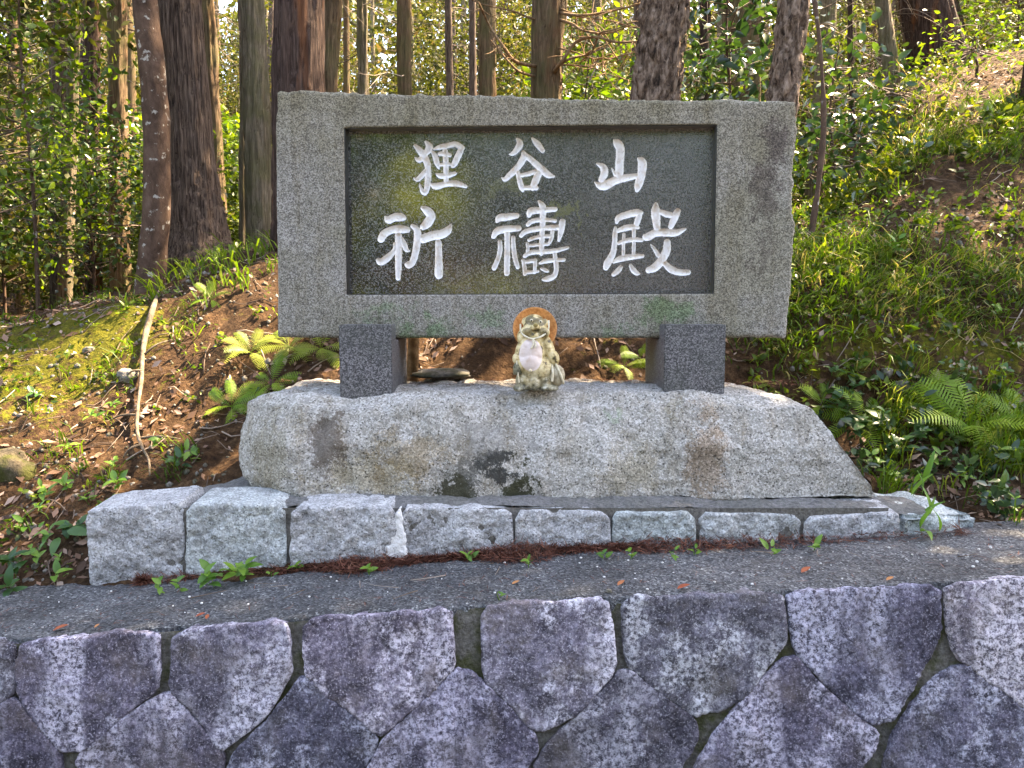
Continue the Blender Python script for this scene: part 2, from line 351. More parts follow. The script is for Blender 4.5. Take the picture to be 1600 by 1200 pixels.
def mat_strip():
    m = Mat('worn_asphalt'); p = m.pos()
    v = m.val(m.vor(p, 150, 'Color'))
    c = m.ramp(v, [(0.0, (0.022, 0.022, 0.024)), (0.5, (0.058, 0.060, 0.064)), (0.80, (0.10, 0.105, 0.108)), (0.95, (0.145, 0.152, 0.152)), (1.0, (0.26, 0.27, 0.26))])
    big = m.ramp(m.noise(p, 3.5, 5, 0.6), [(0.35, 0.6), (0.65, 1.2)]); c = m.mix(1.0, c, big, 'MULTIPLY')
    c = m.mix(m.ramp(m.noise(p, 16, 4, .6), [(.56, 0), (.72, .45)]), c, (0.085, 0.078, 0.066)); c = m.mix(m.ramp(m.noise(m.scaled(p, (1.2, 4, 4)), 2.2, 6, .7), [(.54, 0), (.68, .3)]), c, (0.12, 0.11, 0.095)); c = m.mix(m.ramp(m.noise(m.scaled(p, (1.0, 3, 3)), 3.1, 6, .7), [(.34, .55), (.46, 0)]), c, (0.03, 0.03, 0.03))
    h = m.math('ADD', m.vor(p, 150), m.noise(p, 40, 4))
    return m.surf(c, 0.85, 0.3, m.bump(h, 0.6, 0.006))
def mat_soil():
    m = Mat('forest_soil'); p = m.pos(); ms = m.attr('moss')
    c = m.ramp(m.noise(p, 26, 6, 0.7), [(0.30, (0.014, 0.008, 0.005)), (0.5, (0.058, 0.031, 0.015)), (0.68, (0.125, 0.074, 0.038)), (0.85, (0.23, 0.15, 0.09))])
    c = m.mix(m.ramp(m.noise(p, 3.1, 4, .6), [(.45, 0), (.7, .6)]), c, (0.055, 0.033, 0.02))
    mc = m.ramp(m.noise(p, 40, 5, 0.7), [(0.3, (0.035, 0.040, 0.006)), (0.55, (0.10, 0.095, 0.010)), (0.8, (0.20, 0.17, 0.022))])
    mm = m.ramp(m.math('ADD', ms, m.math('MULTIPLY', m.math('SUBTRACT', m.noise(p, 11, 7, .75), 0.5), 1.5)), [(0.42, 0.0), (0.56, 1.0)])
    c = m.mix(mm, c, mc)
    return m.surf(c, 0.95, 0.1, m.bump(m.noise(p, 45, 6, 0.7), 1.0, 0.03))
def mat_leaf(name, stops, rough=0.45, spec=0.4, trans=0.4, tw=(1.15, 1.25, 0.55)):
    m = Mat(name); c = m.ramp(m.attr('tint'), stops); tc = m.mix(1.0, c, tw, 'MULTIPLY')
    return m.surf(c, rough, spec, None, 0.0, trans, tc)
def mat_part_leaf(name, stops, rough=0.45, spec=0.4, trans=0.35):
    m = Mat(name); c = m.ramp(m.rnd(), stops); c = m.mix(m.ramp(m.noise(m.pos(), 60, 3), [(.4, 0), (.7, .4)]), c, (0.8, 0.8, 0.7), 'MULTIPLY')
    return m.surf(c, rough, spec, None, 0.0, trans, m.mix(1.0, c, (1.15, 1.25, 0.6), 'MULTIPLY'))
def mat_bark(name, stops, zs=(30, 30, 1.9), bs=1.0, moss=0.0, lichen=0.0, orange=0.0, dist=0.02):
    m = Mat(name); p = m.pos(); q = m.scaled(p, zs)
    f = m.noise(q, 2.2, 6, 0.68, 0.4); c = m.ramp(f, stops)
    if orange: c = m.mix(m.math('MULTIPLY', m.ramp(m.noise(m.scaled(p, (9, 9, .9)), 1.0, 3), [(.55, 0), (.68, 1)]), orange), c, (0.20, 0.075, 0.028))
    if moss: c = m.mix(m.math('MULTIPLY', m.ramp(m.noise(p, 5, 5, .6), [(.42, 0), (.62, 1)]), moss), c, (0.085, 0.088, 0.03))
    if lichen: c = m.mix(m.math('MULTIPLY', m.ramp(m.noise(p, 15, 4, .6), [(.60, 0), (.66, 1)]), lichen), c, (0.34, 0.32, 0.28))
    return m.surf(c, 0.9, 0.15, m.bump(m.noise(q, 3.5, 6, 0.7), bs, dist))

M = {}
M['slab'] = mat_slab(); M['panel_edge'] = (lambda m: m.surf(m.ramp(m.noise(m.pos(), 180, 3), [(.4, (.012, .012, .012)), (.65, (.05, .05, .048))]), .3, .6))(Mat('dark_recess_granite')); M['panel'] = mat_panel(); M['post'] = mat_post(); M['paint'] = mat_paint(); M['base'] = mat_base()
M['block'] = mat_block(); M['kenchi'] = mat_kenchi(); M['strip'] = mat_strip(); M['soil'] = mat_soil()
M['mortar'] = mat_mortar('joint_mortar', (0.06, 0.055, 0.046), (0.17, 0.16, 0.14), 0.75)
M['joint'] = mat_mortar('edging_joint', (0.07, 0.064, 0.057), (0.20, 0.187, 0.17), 0.15)
M['bed'] = mat_mortar('dark_bedding_mortar', (0.075, 0.074, 0.073), (0.22, 0.215, 0.205), 0.15)
M['lime'] = mat_mortar('lime_deposit', (0.62, 0.61, 0.58), (0.8, 0.79, 0.77), 0.0)
G_FOREST = [(0.0, (0.014, 0.026, 0.005)), (0.45, (0.050, 0.080, 0.008)), (0.8, (0.12, 0.145, 0.015)), (1.0, (0.22, 0.22, 0.025))]
G_BRIGHT = [(0.0, (0.020, 0.045, 0.006)), (0.5, (0.070, 0.125, 0.012)), (1.0, (0.19, 0.24, 0.025))]
G_DARK = [(0.0, (0.010, 0.028, 0.010)), (0.6, (0.026, 0.062, 0.018)), (1.0, (0.07, 0.12, 0.025))]
G_OLIVE = [(0.0, (0.016, 0.018, 0.005)), (0.35, (0.042, 0.048, 0.010)), (0.7, (0.085, 0.09, 0.020)), (0.9, (0.12, 0.078, 0.04)), (1.0, (0.15, 0.115, 0.065))]
M['leaf_forest'] = mat_leaf('forest_leaf', G_FOREST); M['leaf_bright'] = mat_leaf('young_leaf', G_BRIGHT, .4, .45, .52)
M['leaf_lit_tone'] = mat_leaf('lit_tone_leaf', [(0, (.16, .20, .015)), (.6, (.28, .32, .02)), (1, (.36, .38, .03))], .4, .3, .4); M['leaf_dark'] = mat_leaf('glossy_dark_leaf', G_DARK, 0.28, 0.5, 0.25); M['leaf_olive'] = mat_leaf('conifer_spray', G_OLIVE, .6, .2, .4)  # first leaf: colour lifted to stand in for sunlit foliage mirrored in the panel
M['grass'] = mat_leaf('grass_blade', [(0, (0.025, 0.058, 0.005)), (.55, (0.078, 0.145, 0.011)), (.85, (0.17, 0.235, 0.023)), (.93, (.30, .25, .09)), (1, (0.36, 0.28, 0.14))], .5, .3, .4)
M['dead'] = mat_leaf('dead_leaf', [(0, (0.05, 0.028, 0.018)), (.4, (0.12, 0.068, 0.042)), (.75, (0.22, 0.135, 0.095)), (1, (0.38, 0.28, 0.22))], .7, .2, .15, (1, .9, .7))
M['needle'] = mat_leaf('cedar_needle', [(0, (0.045, 0.018, 0.012)), (.5, (0.115, 0.040, 0.026)), (1, (0.22, 0.10, 0.065))], .8, .15, .05, (1, .9, .7))
M['twig'] = mat_leaf('dry_twig', [(0, (0.05, 0.034, 0.026)), (.6, (0.14, 0.10, 0.072)), (1, (0.30, 0.24, 0.19))], .8, .2, 0.0)
M['fern'] = mat_part_leaf('fern_frond', [(0, (0.10, 0.21, 0.012)), (1, (0.25, 0.36, 0.03))], .5, .3, .4)
M['fern_pale'] = mat_part_leaf('pale_fern_frond', [(0, (0.16, 0.22, 0.02)), (1, (0.30, 0.33, 0.06))], .5, .3, .4)
M['weed'] = mat_part_leaf('weed_leaf', [(0, (0.06, 0.16, 0.018)), (1, (0.15, 0.27, 0.03))])
M['weed_dark'] = mat_part_leaf('broad_dark_leaf', [(0, (0.020, 0.065, 0.018)), (1, (0.06, 0.14, 0.03))], .35)
M['cedar'] = mat_bark('cedar_bark', [(.32, (.014, .009, .007)), (.46, (.070, .047, .035)), (.60, (.15, .108, .082)), (.78, (.27, .205, .16))])
M['cedar_dark'] = mat_bark('dark_cedar_bark', [(.30, (.010, .006, .005)), (.48, (.045, .027, .021)), (.66, (.098, .064, .049)), (.85, (.17, .12, .095))], orange=.6)
M['cypress'] = mat_bark('cypress_bark', [(.30, (.030, .018, .010)), (.48, (.115, .074, .042)), (.70, (.22, .15, .09))], moss=.5, orange=.25)
M['oak'] = mat_bark('fissured_oak_bark', [(.36, (.018, .012, .009)), (.46, (.095, .062, .043)), (.58, (.23, .163, .12)), (.74, (.38, .29, .22))], (11, 11, 4.5), 1.0, dist=.03)
M['smooth_bark'] = mat_bark('smooth_lichened_bark', [(.3, (.040, .024, .016)), (.55, (.090, .055, .038)), (.8, (.15, .10, .075))], (5, 5, 3), .6, lichen=.9)
M['mossy_bark'] = mat_bark('mossy_bark', [(.28, (.045, .034, .022)), (.48, (.14, .11, .074)), (.7, (.25, .205, .145))], moss=.5)
M['root_bark'] = mat_bark('grey_root_bark', [(.3, (.06, .045, .032)), (.55, (.15, .115, .08)), (.8, (.27, .22, .165))], (14, 14, 5), .6); M['branch'] = mat_bark('bare_branch', [(.3, (.085, .048, .024)), (.55, (.20, .125, .066)), (.8, (.34, .24, .15))], (12, 12, 12), .5)
M['mossy_rock'] = mat_mortar('mossy_stone', (.045, .038, .026), (.13, .105, .07), .9); M['rock'] = mat_mortar('field_stone', (.10, .09, .075), (.27, .25, .22), .6)

# ------------------------------------------------------------------ terrain
TY = np.array([2.9, 3.3, 3.6, 3.9, 4.1, 4.4, 4.8, 5.3, 6.0, 7.0, 8.5, 11, 15, 22, 35, 60, 100])
TR = np.array([-.667, -.5, -.35, -.17, 0, .17, .375, .54, .667])
TZ = np.array([
 [.46, .66, .83, 1.02, 1.15, 1.33, 1.48, 1.52, 1.50, 1.45, 1.45, 1.5, 1.7, 2.5, 6, 14, 26],
 [.52, .72, .86, 1.02, 1.15, 1.38, 1.62, 1.70, 1.77, 1.7, 1.65, 1.7, 1.9, 2.7, 6, 14, 26],
 [.58, .78, .92, 1.08, 1.22, 1.50, 1.80, 1.98, 2.07, 2.1, 2.0, 1.95, 2.1, 3, 6.5, 14, 26],
 [.62, .80, .95, 1.16, 1.30, 1.50, 1.80, 2.0, 2.1, 2.15, 2.1, 2.1, 2.3, 3, 6.5, 14, 26],
 [.64, .80, .95, 1.16, 1.30, 1.60, 1.95, 2.15, 2.3, 2.3, 2.3, 2.3, 2.5, 3.2, 6.5, 14, 26],
 [.66, .80, .95, 1.16, 1.30, 1.65, 2.0, 2.2, 2.35, 2.4, 2.45, 2.5, 2.7, 3.4, 7, 14, 26],
 [.69, .75, .84, 1.04, 1.42, 1.75, 1.98, 2.18, 2.3, 2.45, 2.7, 3.0, 3.4, 4.2, 7.5, 14, 26],
 [.70, .75, .86, 1.10, 1.46, 1.75, 2.08, 2.42, 2.95, 3.5, 4.25, 4.8, 5.2, 6, 9, 15, 26],
 [.71, .80, .92, 1.14, 1.45, 1.75, 2.05, 2.45, 3.0, 3.65, 4.3, 5.0, 5.6, 6.5, 9.5, 15, 26]])
def ground0(X, Y):
    X, Y = np.asarray(X, float), np.asarray(Y, float); r = np.clip(X/np.maximum(Y, 0.5), TR[0], TR[-1]); y = np.clip(Y, TY[0], TY[-1])
    i = np.clip(np.searchsorted(TR, r)-1, 0, len(TR)-2); j = np.clip(np.searchsorted(TY, y)-1, 0, len(TY)-2)
    a = (r-TR[i])/(TR[i+1]-TR[i]); b = (y-TY[j])/(TY[j+1]-TY[j]); a = a*a*(3-2*a)
    return (TZ[i, j]*(1-a)*(1-b)+TZ[i+1, j]*a*(1-b)+TZ[i, j+1]*(1-a)*b+TZ[i+1, j+1]*a*b)
def ground(X, Y):
    X, Y = np.asarray(X, float), np.asarray(Y, float)
    k = np.clip((Y-2.95)/0.5, 0, 1); far = np.clip((Y-6)/10, 0, 1)
    return ground0(X, Y)+k*(0.05*fbm(X*2.1, Y*2.1, 0, 4, 3)+0.024*fbm(X*10, Y*10, 0, 4, 5))+far*0.35*fbm(X*.35, Y*.35, 0, 3, 9)
def ground_normal(X, Y, e=0.05):
    zx = (ground(X+e, Y)-ground(X-e, Y))/(2*e); zy = (ground(X, Y+e)-ground(X, Y-e))/(2*e)
    n = np.stack([-zx, -zy, np.ones_like(zx)], -1); return n/np.linalg.norm(n, axis=-1, keepdims=True)
def gpix(px, py, y0=2.95, y1=30):
    """where the ray through a photo point meets the terrain"""
    Ys = np.linspace(y0, y1, 3000); d = ray(px, py); t = Ys/d[1]
    below = CAM_Z+d[2]*t < ground(d[0]*t, Ys)
    k = int(np.argmax(below)) if below.any() else len(Ys)-1
    Y = Ys[k]; X = d[0]*t[k]; return np.array([X, Y, float(ground(X, Y))])

def gaps(a, b, n0, growth):
    s = [0.0]; st = n0
    while s[-1] < b-a: s.append(s[-1]+st); st *= growth
    return a+np.array(s)
xs = np.concatenate([(-4.5-(gaps(0, 90, .05, 1.14)[1:]))[::-1], np.arange(-4.5, 5.0, .03), 5.0+gaps(0, 90, .05, 1.14)])
ys = np.concatenate([np.arange(2.86, 6.6, .025), 6.6+gaps(0, 95, .04, 1.09)])
GX, GY = np.meshgrid(xs, ys); GZ = ground(GX, GY)
idx = np.arange(GX.size).reshape(GX.shape)
gf = np.stack([idx[:-1, :-1], idx[:-1, 1:], idx[1:, 1:], idx[1:, :-1]], -1).reshape(-1, 4)
PXX = GX/GY*FPX+800
left_moss = np.exp(-((GY-4.75)/0.55)**2)*np.clip((330-PXX)/150, 0, 1)*0.46 + np.exp(-((GY-4.1)/.35)**2)*np.clip((200-PXX)/200, 0, 1)*.35
cut = np.exp(-((GY-4.1)/0.18)**2)*np.clip((PXX-1150)/80, 0, 1)*0.30
topm = np.exp(-((GY-8)/1.2)**2)*np.clip((PXX-1440)/60, 0, 1)*.2
moss = np.clip(left_moss+cut+topm+0.14+0.12*fbm(GX*1.3, GY*1.3, 0, 3, 21), 0, 1)
ter = link('forest_ground', new_mesh('forest_ground', np.stack([GX, GY, GZ], -1).reshape(-1, 3), gf, M['soil'], True, {'moss': moss.ravel()}))
tag(ter, kind='structure')

# road at the foot of the wall, and the verge across it
def road_z(X): return 0.02+0.062*np.asarray(X)
def sheet(name, x0, x1, y0, y1, nx, ny, zf, mat, attrs=None):
    X, Y = np.meshgrid(np.linspace(x0, x1, nx), np.linspace(y0, y1, ny)); i = np.arange(nx*ny).reshape(ny, nx)
    f = np.stack([i[:-1, :-1], i[:-1, 1:], i[1:, 1:], i[1:, :-1]], -1).reshape(-1, 4)
    return tag(link(name, new_mesh(name, np.stack([X, Y, zf(X, Y)], -1).reshape(-1, 3), f, mat, True, {'moss': np.full(nx*ny, .3)})), kind='structure')
sheet('road', -60, 60, -4.5, 2.42, 60, 12, lambda X, Y: road_z(X)-0.0*Y, M['strip'])
sheet('road_verge', -90, 90, -90, -4.4, 60, 40, lambda X, Y: road_z(np.clip(X, -20, 20))+0.004-0.05*np.clip(-4.4-Y, 0, 8)+0.3*np.clip(-14-Y, 0, 60)+0.1*fbm(X*.3, Y*.3, 0, 3, 2)*np.clip(-4.4-Y, 0, 1), M['soil'])

# ------------------------------------------------------------------ asphalt strip on the wall head
SX = np.array([-8, -1.55, -.65, -.2, .3, .85, 1.35, 8]); SZ = np.array([.02, .540, .611, .643, .679, .694, .721, 1.12])
def strip_z(X): return np.interp(X, SX, SZ)
XS = np.concatenate([np.linspace(-8, -2.2, 30)[:-1], np.arange(-2.2, 2.4, .012), np.linspace(2.4, 8, 30)])
tt = np.linspace(0, 1, 46)
X, T = np.meshgrid(XS, tt)
front = 2.444+0.008*fbm(XS*9, XS*0, 0, 4, 31)+0.004*fbm(XS*40, XS*0, 0, 2, 33)
Yv = front[None, :]+(3.06-front[None, :])*T
Zv = strip_z(X)+0.006*fbm(X*5, Yv*5, 0, 4, 35)+0.003*fbm(X*60, Yv*60, 0, 2, 37)-0.006*np.exp(-T*30)
i = np.arange(X.size).reshape(X.shape)
sf = np.stack([i[:-1, :-1], i[:-1, 1:], i[1:, 1:], i[1:, :-1]], -1).reshape(-1, 4)
sv = np.stack([X, Yv, Zv], -1).reshape(-1, 3)
n0 = len(sv); low = sv[:len(XS)]+np.array([0, .01, -.06]); sv = np.concatenate([sv, low])
j = np.arange(len(XS)-1); sf = np.concatenate([sf, np.stack([n0+j, n0+j+1, j+1, j], 1)])
tag(link('pavement_strip', new_mesh('pavement_strip', sv, sf, M['strip'])), kind='structure')

# ------------------------------------------------------------------ retaining wall of pitched stones
BAT = 0.12; wn_ = np.array([0, -1, BAT])/math.hypot(1, BAT); wb = np.array([0, BAT, 1])/math.hypot(1, BAT); w0 = np.array([0, 2.44, .645])
def wall_uv(px, py):
    h = hit_plane(px, py, w0, wn_)-w0; return h[0], float(np.dot(h, wb))
STONES = [
 [(-200, 1032), (22, 1021), (26, 1050), (22, 1082), (-40, 1122), (-95, 1165), (-130, 1160), (-195, 1100)],
 [(35, 1018), (248, 1008), (250, 1040), (243, 1077), (196, 1114), (132, 1170), (98, 1170), (62, 1128), (35, 1090), (29, 1044)],
 [(276, 1005), (446, 985), (452, 1010), (455, 1051), (413, 1121), (352, 1168), (342, 1166), (311, 1118), (268, 1076)],
 [(476, 981), (600, 975), (703, 966), (707, 1000), (710, 1040), (680, 1074), (597, 1146), (584, 1140), (558, 1116), (493, 1068), (480, 1050)],
 [(751, 971), (850, 962), (948, 950), (957, 985), (962, 1041), (904, 1107), (870, 1128), (834, 1139), (785, 1086), (758, 1056)],
 [(972, 950), (1100, 948), (1219, 941), (1224, 975), (1222, 1005), (1160, 1085), (1121, 1106), (1080, 1116), (1037, 1083), (990, 1045), (978, 1030)],
 [(1230, 941), (1350, 937), (1465, 929), (1468, 985), (1424, 1066), (1394, 1120), (1364, 1128), (1338, 1114), (1296, 1076), (1242, 1014), (1236, 980)],
 [(1475, 927), (1600, 918), (1740, 913), (1745, 1000), (1690, 1080), (1640, 1132), (1606, 1108), (1535, 1055), (1492, 1020), (1478, 971)],
 [(-60, 1160), (-12, 1108), (18, 1092), (30, 1096), (62, 1134), (95, 1176), (98, 1215), (50, 1300), (-40, 1310), (-90, 1230)],
 [(255, 1084), (268, 1084), (305, 1122), (348, 1178), (347, 1205), (300, 1300), (200, 1305), (122, 1192), (130, 1178), (205, 1116)],
 [(470, 1062), (482, 1060), (552, 1118), (589, 1152), (586, 1172), (545, 1230), (495, 1300), (420, 1300), (358, 1205), (366, 1178), (430, 1112)],
 [(714, 1047), (734, 1050), (780, 1090), (836, 1150), (840, 1172), (800, 1225), (720, 1305), (650, 1290), (572, 1208), (604, 1150), (684, 1078)],
 [(966, 1048), (986, 1048), (1035, 1088), (1083, 1124), (1088, 1150), (1062, 1195), (1000, 1300), (910, 1300), (836, 1200), (852, 1168), (908, 1112)],
 [(1220, 1030), (1242, 1026), (1292, 1080), (1336, 1118), (1367, 1142), (1364, 1166), (1330, 1210), (1280, 1305), (1170, 1300), (1082, 1210), (1108, 1160), (1158, 1094)],
 [(1486, 1042), (1508, 1040), (1534, 1060), (1602, 1112), (1640, 1140), (1600, 1190), (1570, 1300), (1460, 1305), (1378, 1206), (1402, 1138), (1450, 1070)],
 [(1700, 1088), (1750, 1060), (1830, 1130), (1850, 1200), (1760, 1300), (1680, 1300), (1612, 1200), (1650, 1140)],
 [(102, 1226), (112, 1222), (195, 1312), (185, 1345), (130, 1400), (90, 1390), (55, 1320)],
 [(347, 1222), (355, 1224), (412, 1306), (380, 1390), (330, 1400), (300, 1320)],
 [(566, 1222), (574, 1222), (640, 1296), (610, 1380), (540, 1390), (505, 1310)],
 [(818, 1216), (830, 1212), (900, 1305), (860, 1390), (780, 1390), (735, 1310)],
 [(1068, 1216), (1076, 1218), (1160, 1305), (1120, 1390), (1040, 1390), (1010, 1310)],
 [(1350, 1212), (1370, 1214), (1450, 1310), (1400, 1390), (1320, 1390), (1292, 1310)],
]
wall = empty('retaining_wall', (0, 2.44, 0.0), 'retaining wall of pitched mauve-grey stones below the asphalt strip', 'wall')
cw = 0.007; STONE_OBJ = []
for k, pl in enumerate(STONES):
    q = np.array([wall_uv(*p) for p in pl])
    if k < 8: q[:, 1] = np.where(q[:, 1] > strip_z(q[:, 0])-.645-.062, strip_z(q[:, 0])-.645-.009, q[:, 1])
    q = smooth_poly(q, 1)
    lo, hi = q.min(0)-.03, q.max(0)+.03
    ax, ay = np.arange(lo[0], hi[0], cw), np.arange(lo[1], hi[1], cw); A, B = np.meshgrid(ax, ay)
    F = poly_sdf(A, B, q)-.007+0.0020*fbm(A*50, B*50, 0, 3, 50+k)+0.0035*fbm(A*13, B*13, 0, 2, 70+k)
    v, f, rim, used = relief(F, ax, ay)
    Fi = np.clip(-F.ravel()[used], 0, None); r = 0.006; e = np.clip(r-Fi, 0, r)
    tilt = random.uniform(-.014, .014)*(v[:, 0]-v[:, 0].mean())
    hgt = 0.015-(r-np.sqrt(r*r-e*e))*0.9+tilt+0.006*fbm(v[:, 0]*7, v[:, 1]*7, 0, 4, 90+k)*np.clip(Fi/.05, 0, 1)+0.0035*fbm(v[:, 0]*45, v[:, 1]*45, 0, 3, 95+k)
    v3 = w0+v[:, :1]*np.array([1, 0, 0])+v[:, 1:]*wb+hgt[:, None]*wn_
    v3, f = skirt(v3, f, rim, -wn_*0.12)
    SO_ = obj_at('stone', v3-np.array([0, 2.44, 0]), f, M['kenchi'], wall); STONE_OBJ.append(SO_); tn = random.uniform(.86, 1.12)*(1.0 if k < 8 else .76); SO_.color = (tn, tn*random.uniform(.96, 1.03), tn*random.uniform(.97, 1.04)*(1.0 if k < 8 else 1.06), 1)
# the courses run on past both edges of the view
for src, xs_ in ((4, [2.17, 2.67, 3.17, -2.30, -2.80, -3.30]), (12, [2.40, 2.90, 3.40, -2.12, -2.62, -3.12])):
    o_ = STONE_OBJ[src]
    for x_ in xs_:
        c_ = o_.copy(); C.objects.link(c_); c_.location = (x_, o_.location.y, o_.location.z+float(strip_z(x_)-strip_z(o_.location.x)))
ax = np.arange(-3.4, 3.6, .014); ay = np.arange(-0.72, .40, .014); A, B = np.meshgrid(ax, ay)
top = strip_z(A)-.645-.012; keep = (B < top)
hg = -0.012+0.010*fbm(A*7, B*7, 0, 3, 41)+0.006*fbm(A*30, B*30, 0, 3, 43)+0.014*np.clip((B-top+.16)/.12, 0, 1)
B2 = np.minimum(B, top)
hg = np.minimum(hg+.008, -.003+.004*fbm(A*20, B*20, 0, 2, 45))
v3 = w0+A.reshape(-1, 1)*np.array([1, 0, 0])+B2.reshape(-1, 1)*wb+hg.reshape(-1, 1)*wn_
i = np.arange(A.size).reshape(A.shape); f = np.stack([i[:-1, :-1], i[:-1, 1:], i[1:, 1:], i[1:, :-1]], -1)[keep[:-1, :-1]].reshape(-1, 4)
obj_at('mortar', v3-np.array([0, 2.44, 0]), f, M['mortar'], wall)

# ------------------------------------------------------------------ stone plinth: edging blocks round a bed of mortar
plinth = empty('stone_plinth', (0, 3.2, .6), 'low plinth edged with rough grey granite blocks under the boulder', 'plinth')
PO = np.array([0, 3.2, .6]); YB = 2.95
BLOCKS = [
 [(136, 801), (170, 795), (230, 791), (278, 787), (284, 800), (283, 900), (278, 925), (150, 932), (141, 890)],
 [(294, 791), (350, 789), (441, 792), (445, 840), (443, 905), (296, 915), (291, 850)],
 [(457, 795), (540, 793), (618, 795), (617, 880), (560, 892), (461, 900), (455, 840)],
 [(627, 795), (700, 797), (798, 798), (800, 840), (796, 880), (628, 888)],
 [(808, 801), (860, 799), (950, 802), (953, 868), (806, 880)],
 [(959, 802), (1010, 803), (1083, 803), (1086, 860), (958, 868)],
 [(1095, 804), (1170, 804), (1249, 808), (1248, 855), (1096, 862)],
 [(1259, 811), (1330, 806), (1401, 802), (1404, 822), (1400, 848), (1260, 857)],
]
fn = np.array([0, -1.0, 0])
for k, pl in enumerate(BLOCKS):
    q = np.array([P(x, y, YB)[[0, 2]] for x, y in pl]); q[q[:, 1] < .73, 1] -= .05
    q = smooth_poly(q, 1)
    lo, hi = q.min(0)-.02, q.max(0)+.02; c_ = .0065
    ax, ay = np.arange(lo[0], hi[0], c_), np.arange(lo[1], hi[1], c_); A, B = np.meshgrid(ax, ay)
    F = poly_sdf(A, B, q)-.0065+0.0022*fbm(A*26, B*26, 0, 4, 150+k)
    v, f, rim, used = relief(F, ax, ay); Fi = np.clip(-F.ravel()[used], 0, None); r = .009; e = np.clip(r-Fi, 0, r)
    hgt = -(r-np.sqrt(r*r-e*e))+0.009*fbm(v[:, 0]*11, v[:, 1]*11, 0, 4, 170+k)+0.005*fbm(v[:, 0]*42, v[:, 1]*42, 0, 3, 180+k)+.004*(k % 3)
    v3 = np.stack([v[:, 0], YB-hgt, v[:, 1]], 1)
    bk = np.tile([0, .20, 0.0], (len(np.unique(rim)), 1)); ids = np.unique(rim); bk[:, 2] = 0.018*(v3[ids, 2] > .8)
    v3, f = skirt(v3, f, rim, bk)
    obj_at('block', v3-PO, f, M['block'], plinth)
# corner block at the right end, running back from the front
def hull_block(name, bot, topp, mat, parent, off, seed, sub=.012):
    """block from a bottom and a top outline of equal length, subdivided and roughened"""
    bm = bmesh.new(); b = [bm.verts.new(p) for p in bot]; t = [bm.verts.new(p) for p in topp]; n = len(b)
    bm.faces.new(t); bm.faces.new(b[::-1])
    for i in range(n): bm.faces.new([b[i], b[(i+1) % n], t[(i+1) % n], t[i]])
    bmesh.ops.recalc_face_normals(bm, faces=bm.faces)
    bmesh.ops.bevel(bm, geom=list(bm.edges), offset=.014, segments=2, affect='EDGES', clamp_overlap=True)
    bmesh.ops.triangulate(bm, faces=bm.faces)
    for _ in range(6):
        es = [e for e in bm.edges if e.calc_length() > sub*2]
        if not es: break
        bmesh.ops.subdivide_edges(bm, edges=es, cuts=1, use_grid_fill=False); bmesh.ops.triangulate(bm, faces=[f for f in bm.faces if len(f.verts) > 3])
    bm.normal_update()
    co = np.array([v.co[:] for v in bm.verts]); nn = np.array([v.normal[:] for v in bm.verts])
    d = 0.010*fbm(co[:, 0]*12, co[:, 1]*12, co[:, 2]*12, 4, seed)+.004*fbm(co[:, 0]*45, co[:, 1]*45, co[:, 2]*45, 2, seed+5)
    co += nn*d[:, None]
    fc = np.array([[v.index for v in f.verts] for f in bm.faces]); bm.free()
    return obj_at(name, co-off, fc, mat, parent)
def zat(px, py, z):
    d = ray(px, py); t = (z-CAM_Z)/d[2]; return np.array([d[0]*t, d[1]*t, z])
A0 = P(1409, 806, YB); A1 = np.array([1.86, 3.00, .80]); A2 = np.array([1.72, 3.28, .83]); A3 = np.array([1.50, 3.20, .845])
lowz = lambda p: np.array([p[0], p[1], .60])
hull_block('block', [lowz(A0), lowz(A1), lowz(A2), lowz(A3)], [A0, A1, A2, A3], M['block'], plinth, PO, 200)
# back-left corner block seen on top
L0, L1, L2, L3 = P(150, 801, 2.975), P(278, 790, 2.975), np.array([-1.40, 3.30, .875]), np.array([-1.56, 3.18, .85])
# mortar bed
bx = np.arange(-1.58, 1.66, .014); by = np.linspace(0, 1, 40); X, T = np.meshgrid(bx, by)
yf = 2.985+.012*fbm(bx*8, bx*0, 0, 3, 61); yb = np.interp(bx, [-1.58, -1.45, -1.2, 1.3, 1.5, 1.66], [3.10, 3.34, 3.6, 3.6, 3.30, 3.10])
Y_ = yf[None]+(yb-yf)[None]*T
Z_ = np.interp(X, [-1.58, -1.3, -1.22, 0, 1.3, 1.66], [.80, .835, .862, .856, .842, .83])+.008*fbm(X*6, Y_*6, 0, 3, 63)+.004*fbm(X*35, Y_*35, 0, 3, 65)-.02*np.exp(-T*14)
i = np.arange(X.size).reshape(X.shape); f = np.stack([i[:-1, :-1], i[:-1, 1:], i[1:, 1:], i[1:, :-1]], -1).reshape(-1, 4)
obj_at('mortar_bed', np.stack([X, Y_, Z_], -1).reshape(-1, 3)-PO, f, M['bed'], plinth)
# joint filling behind the block faces
ax = np.arange(-1.60, 1.50, .02); az = np.arange(.42, .85, .02); A, B = np.meshgrid(ax, az)
yy = 2.960+.005*fbm(A*12, B*12, 0, 3, 67); i = np.arange(A.size).reshape(A.shape); f = np.stack([i[:-1, :-1], i[:-1, 1:], i[1:, 1:], i[1:, :-1]], -1).reshape(-1, 4)
obj_at('joint_filling', np.stack([A, yy, B], -1).reshape(-1, 3)-PO, f, M['joint'], plinth)
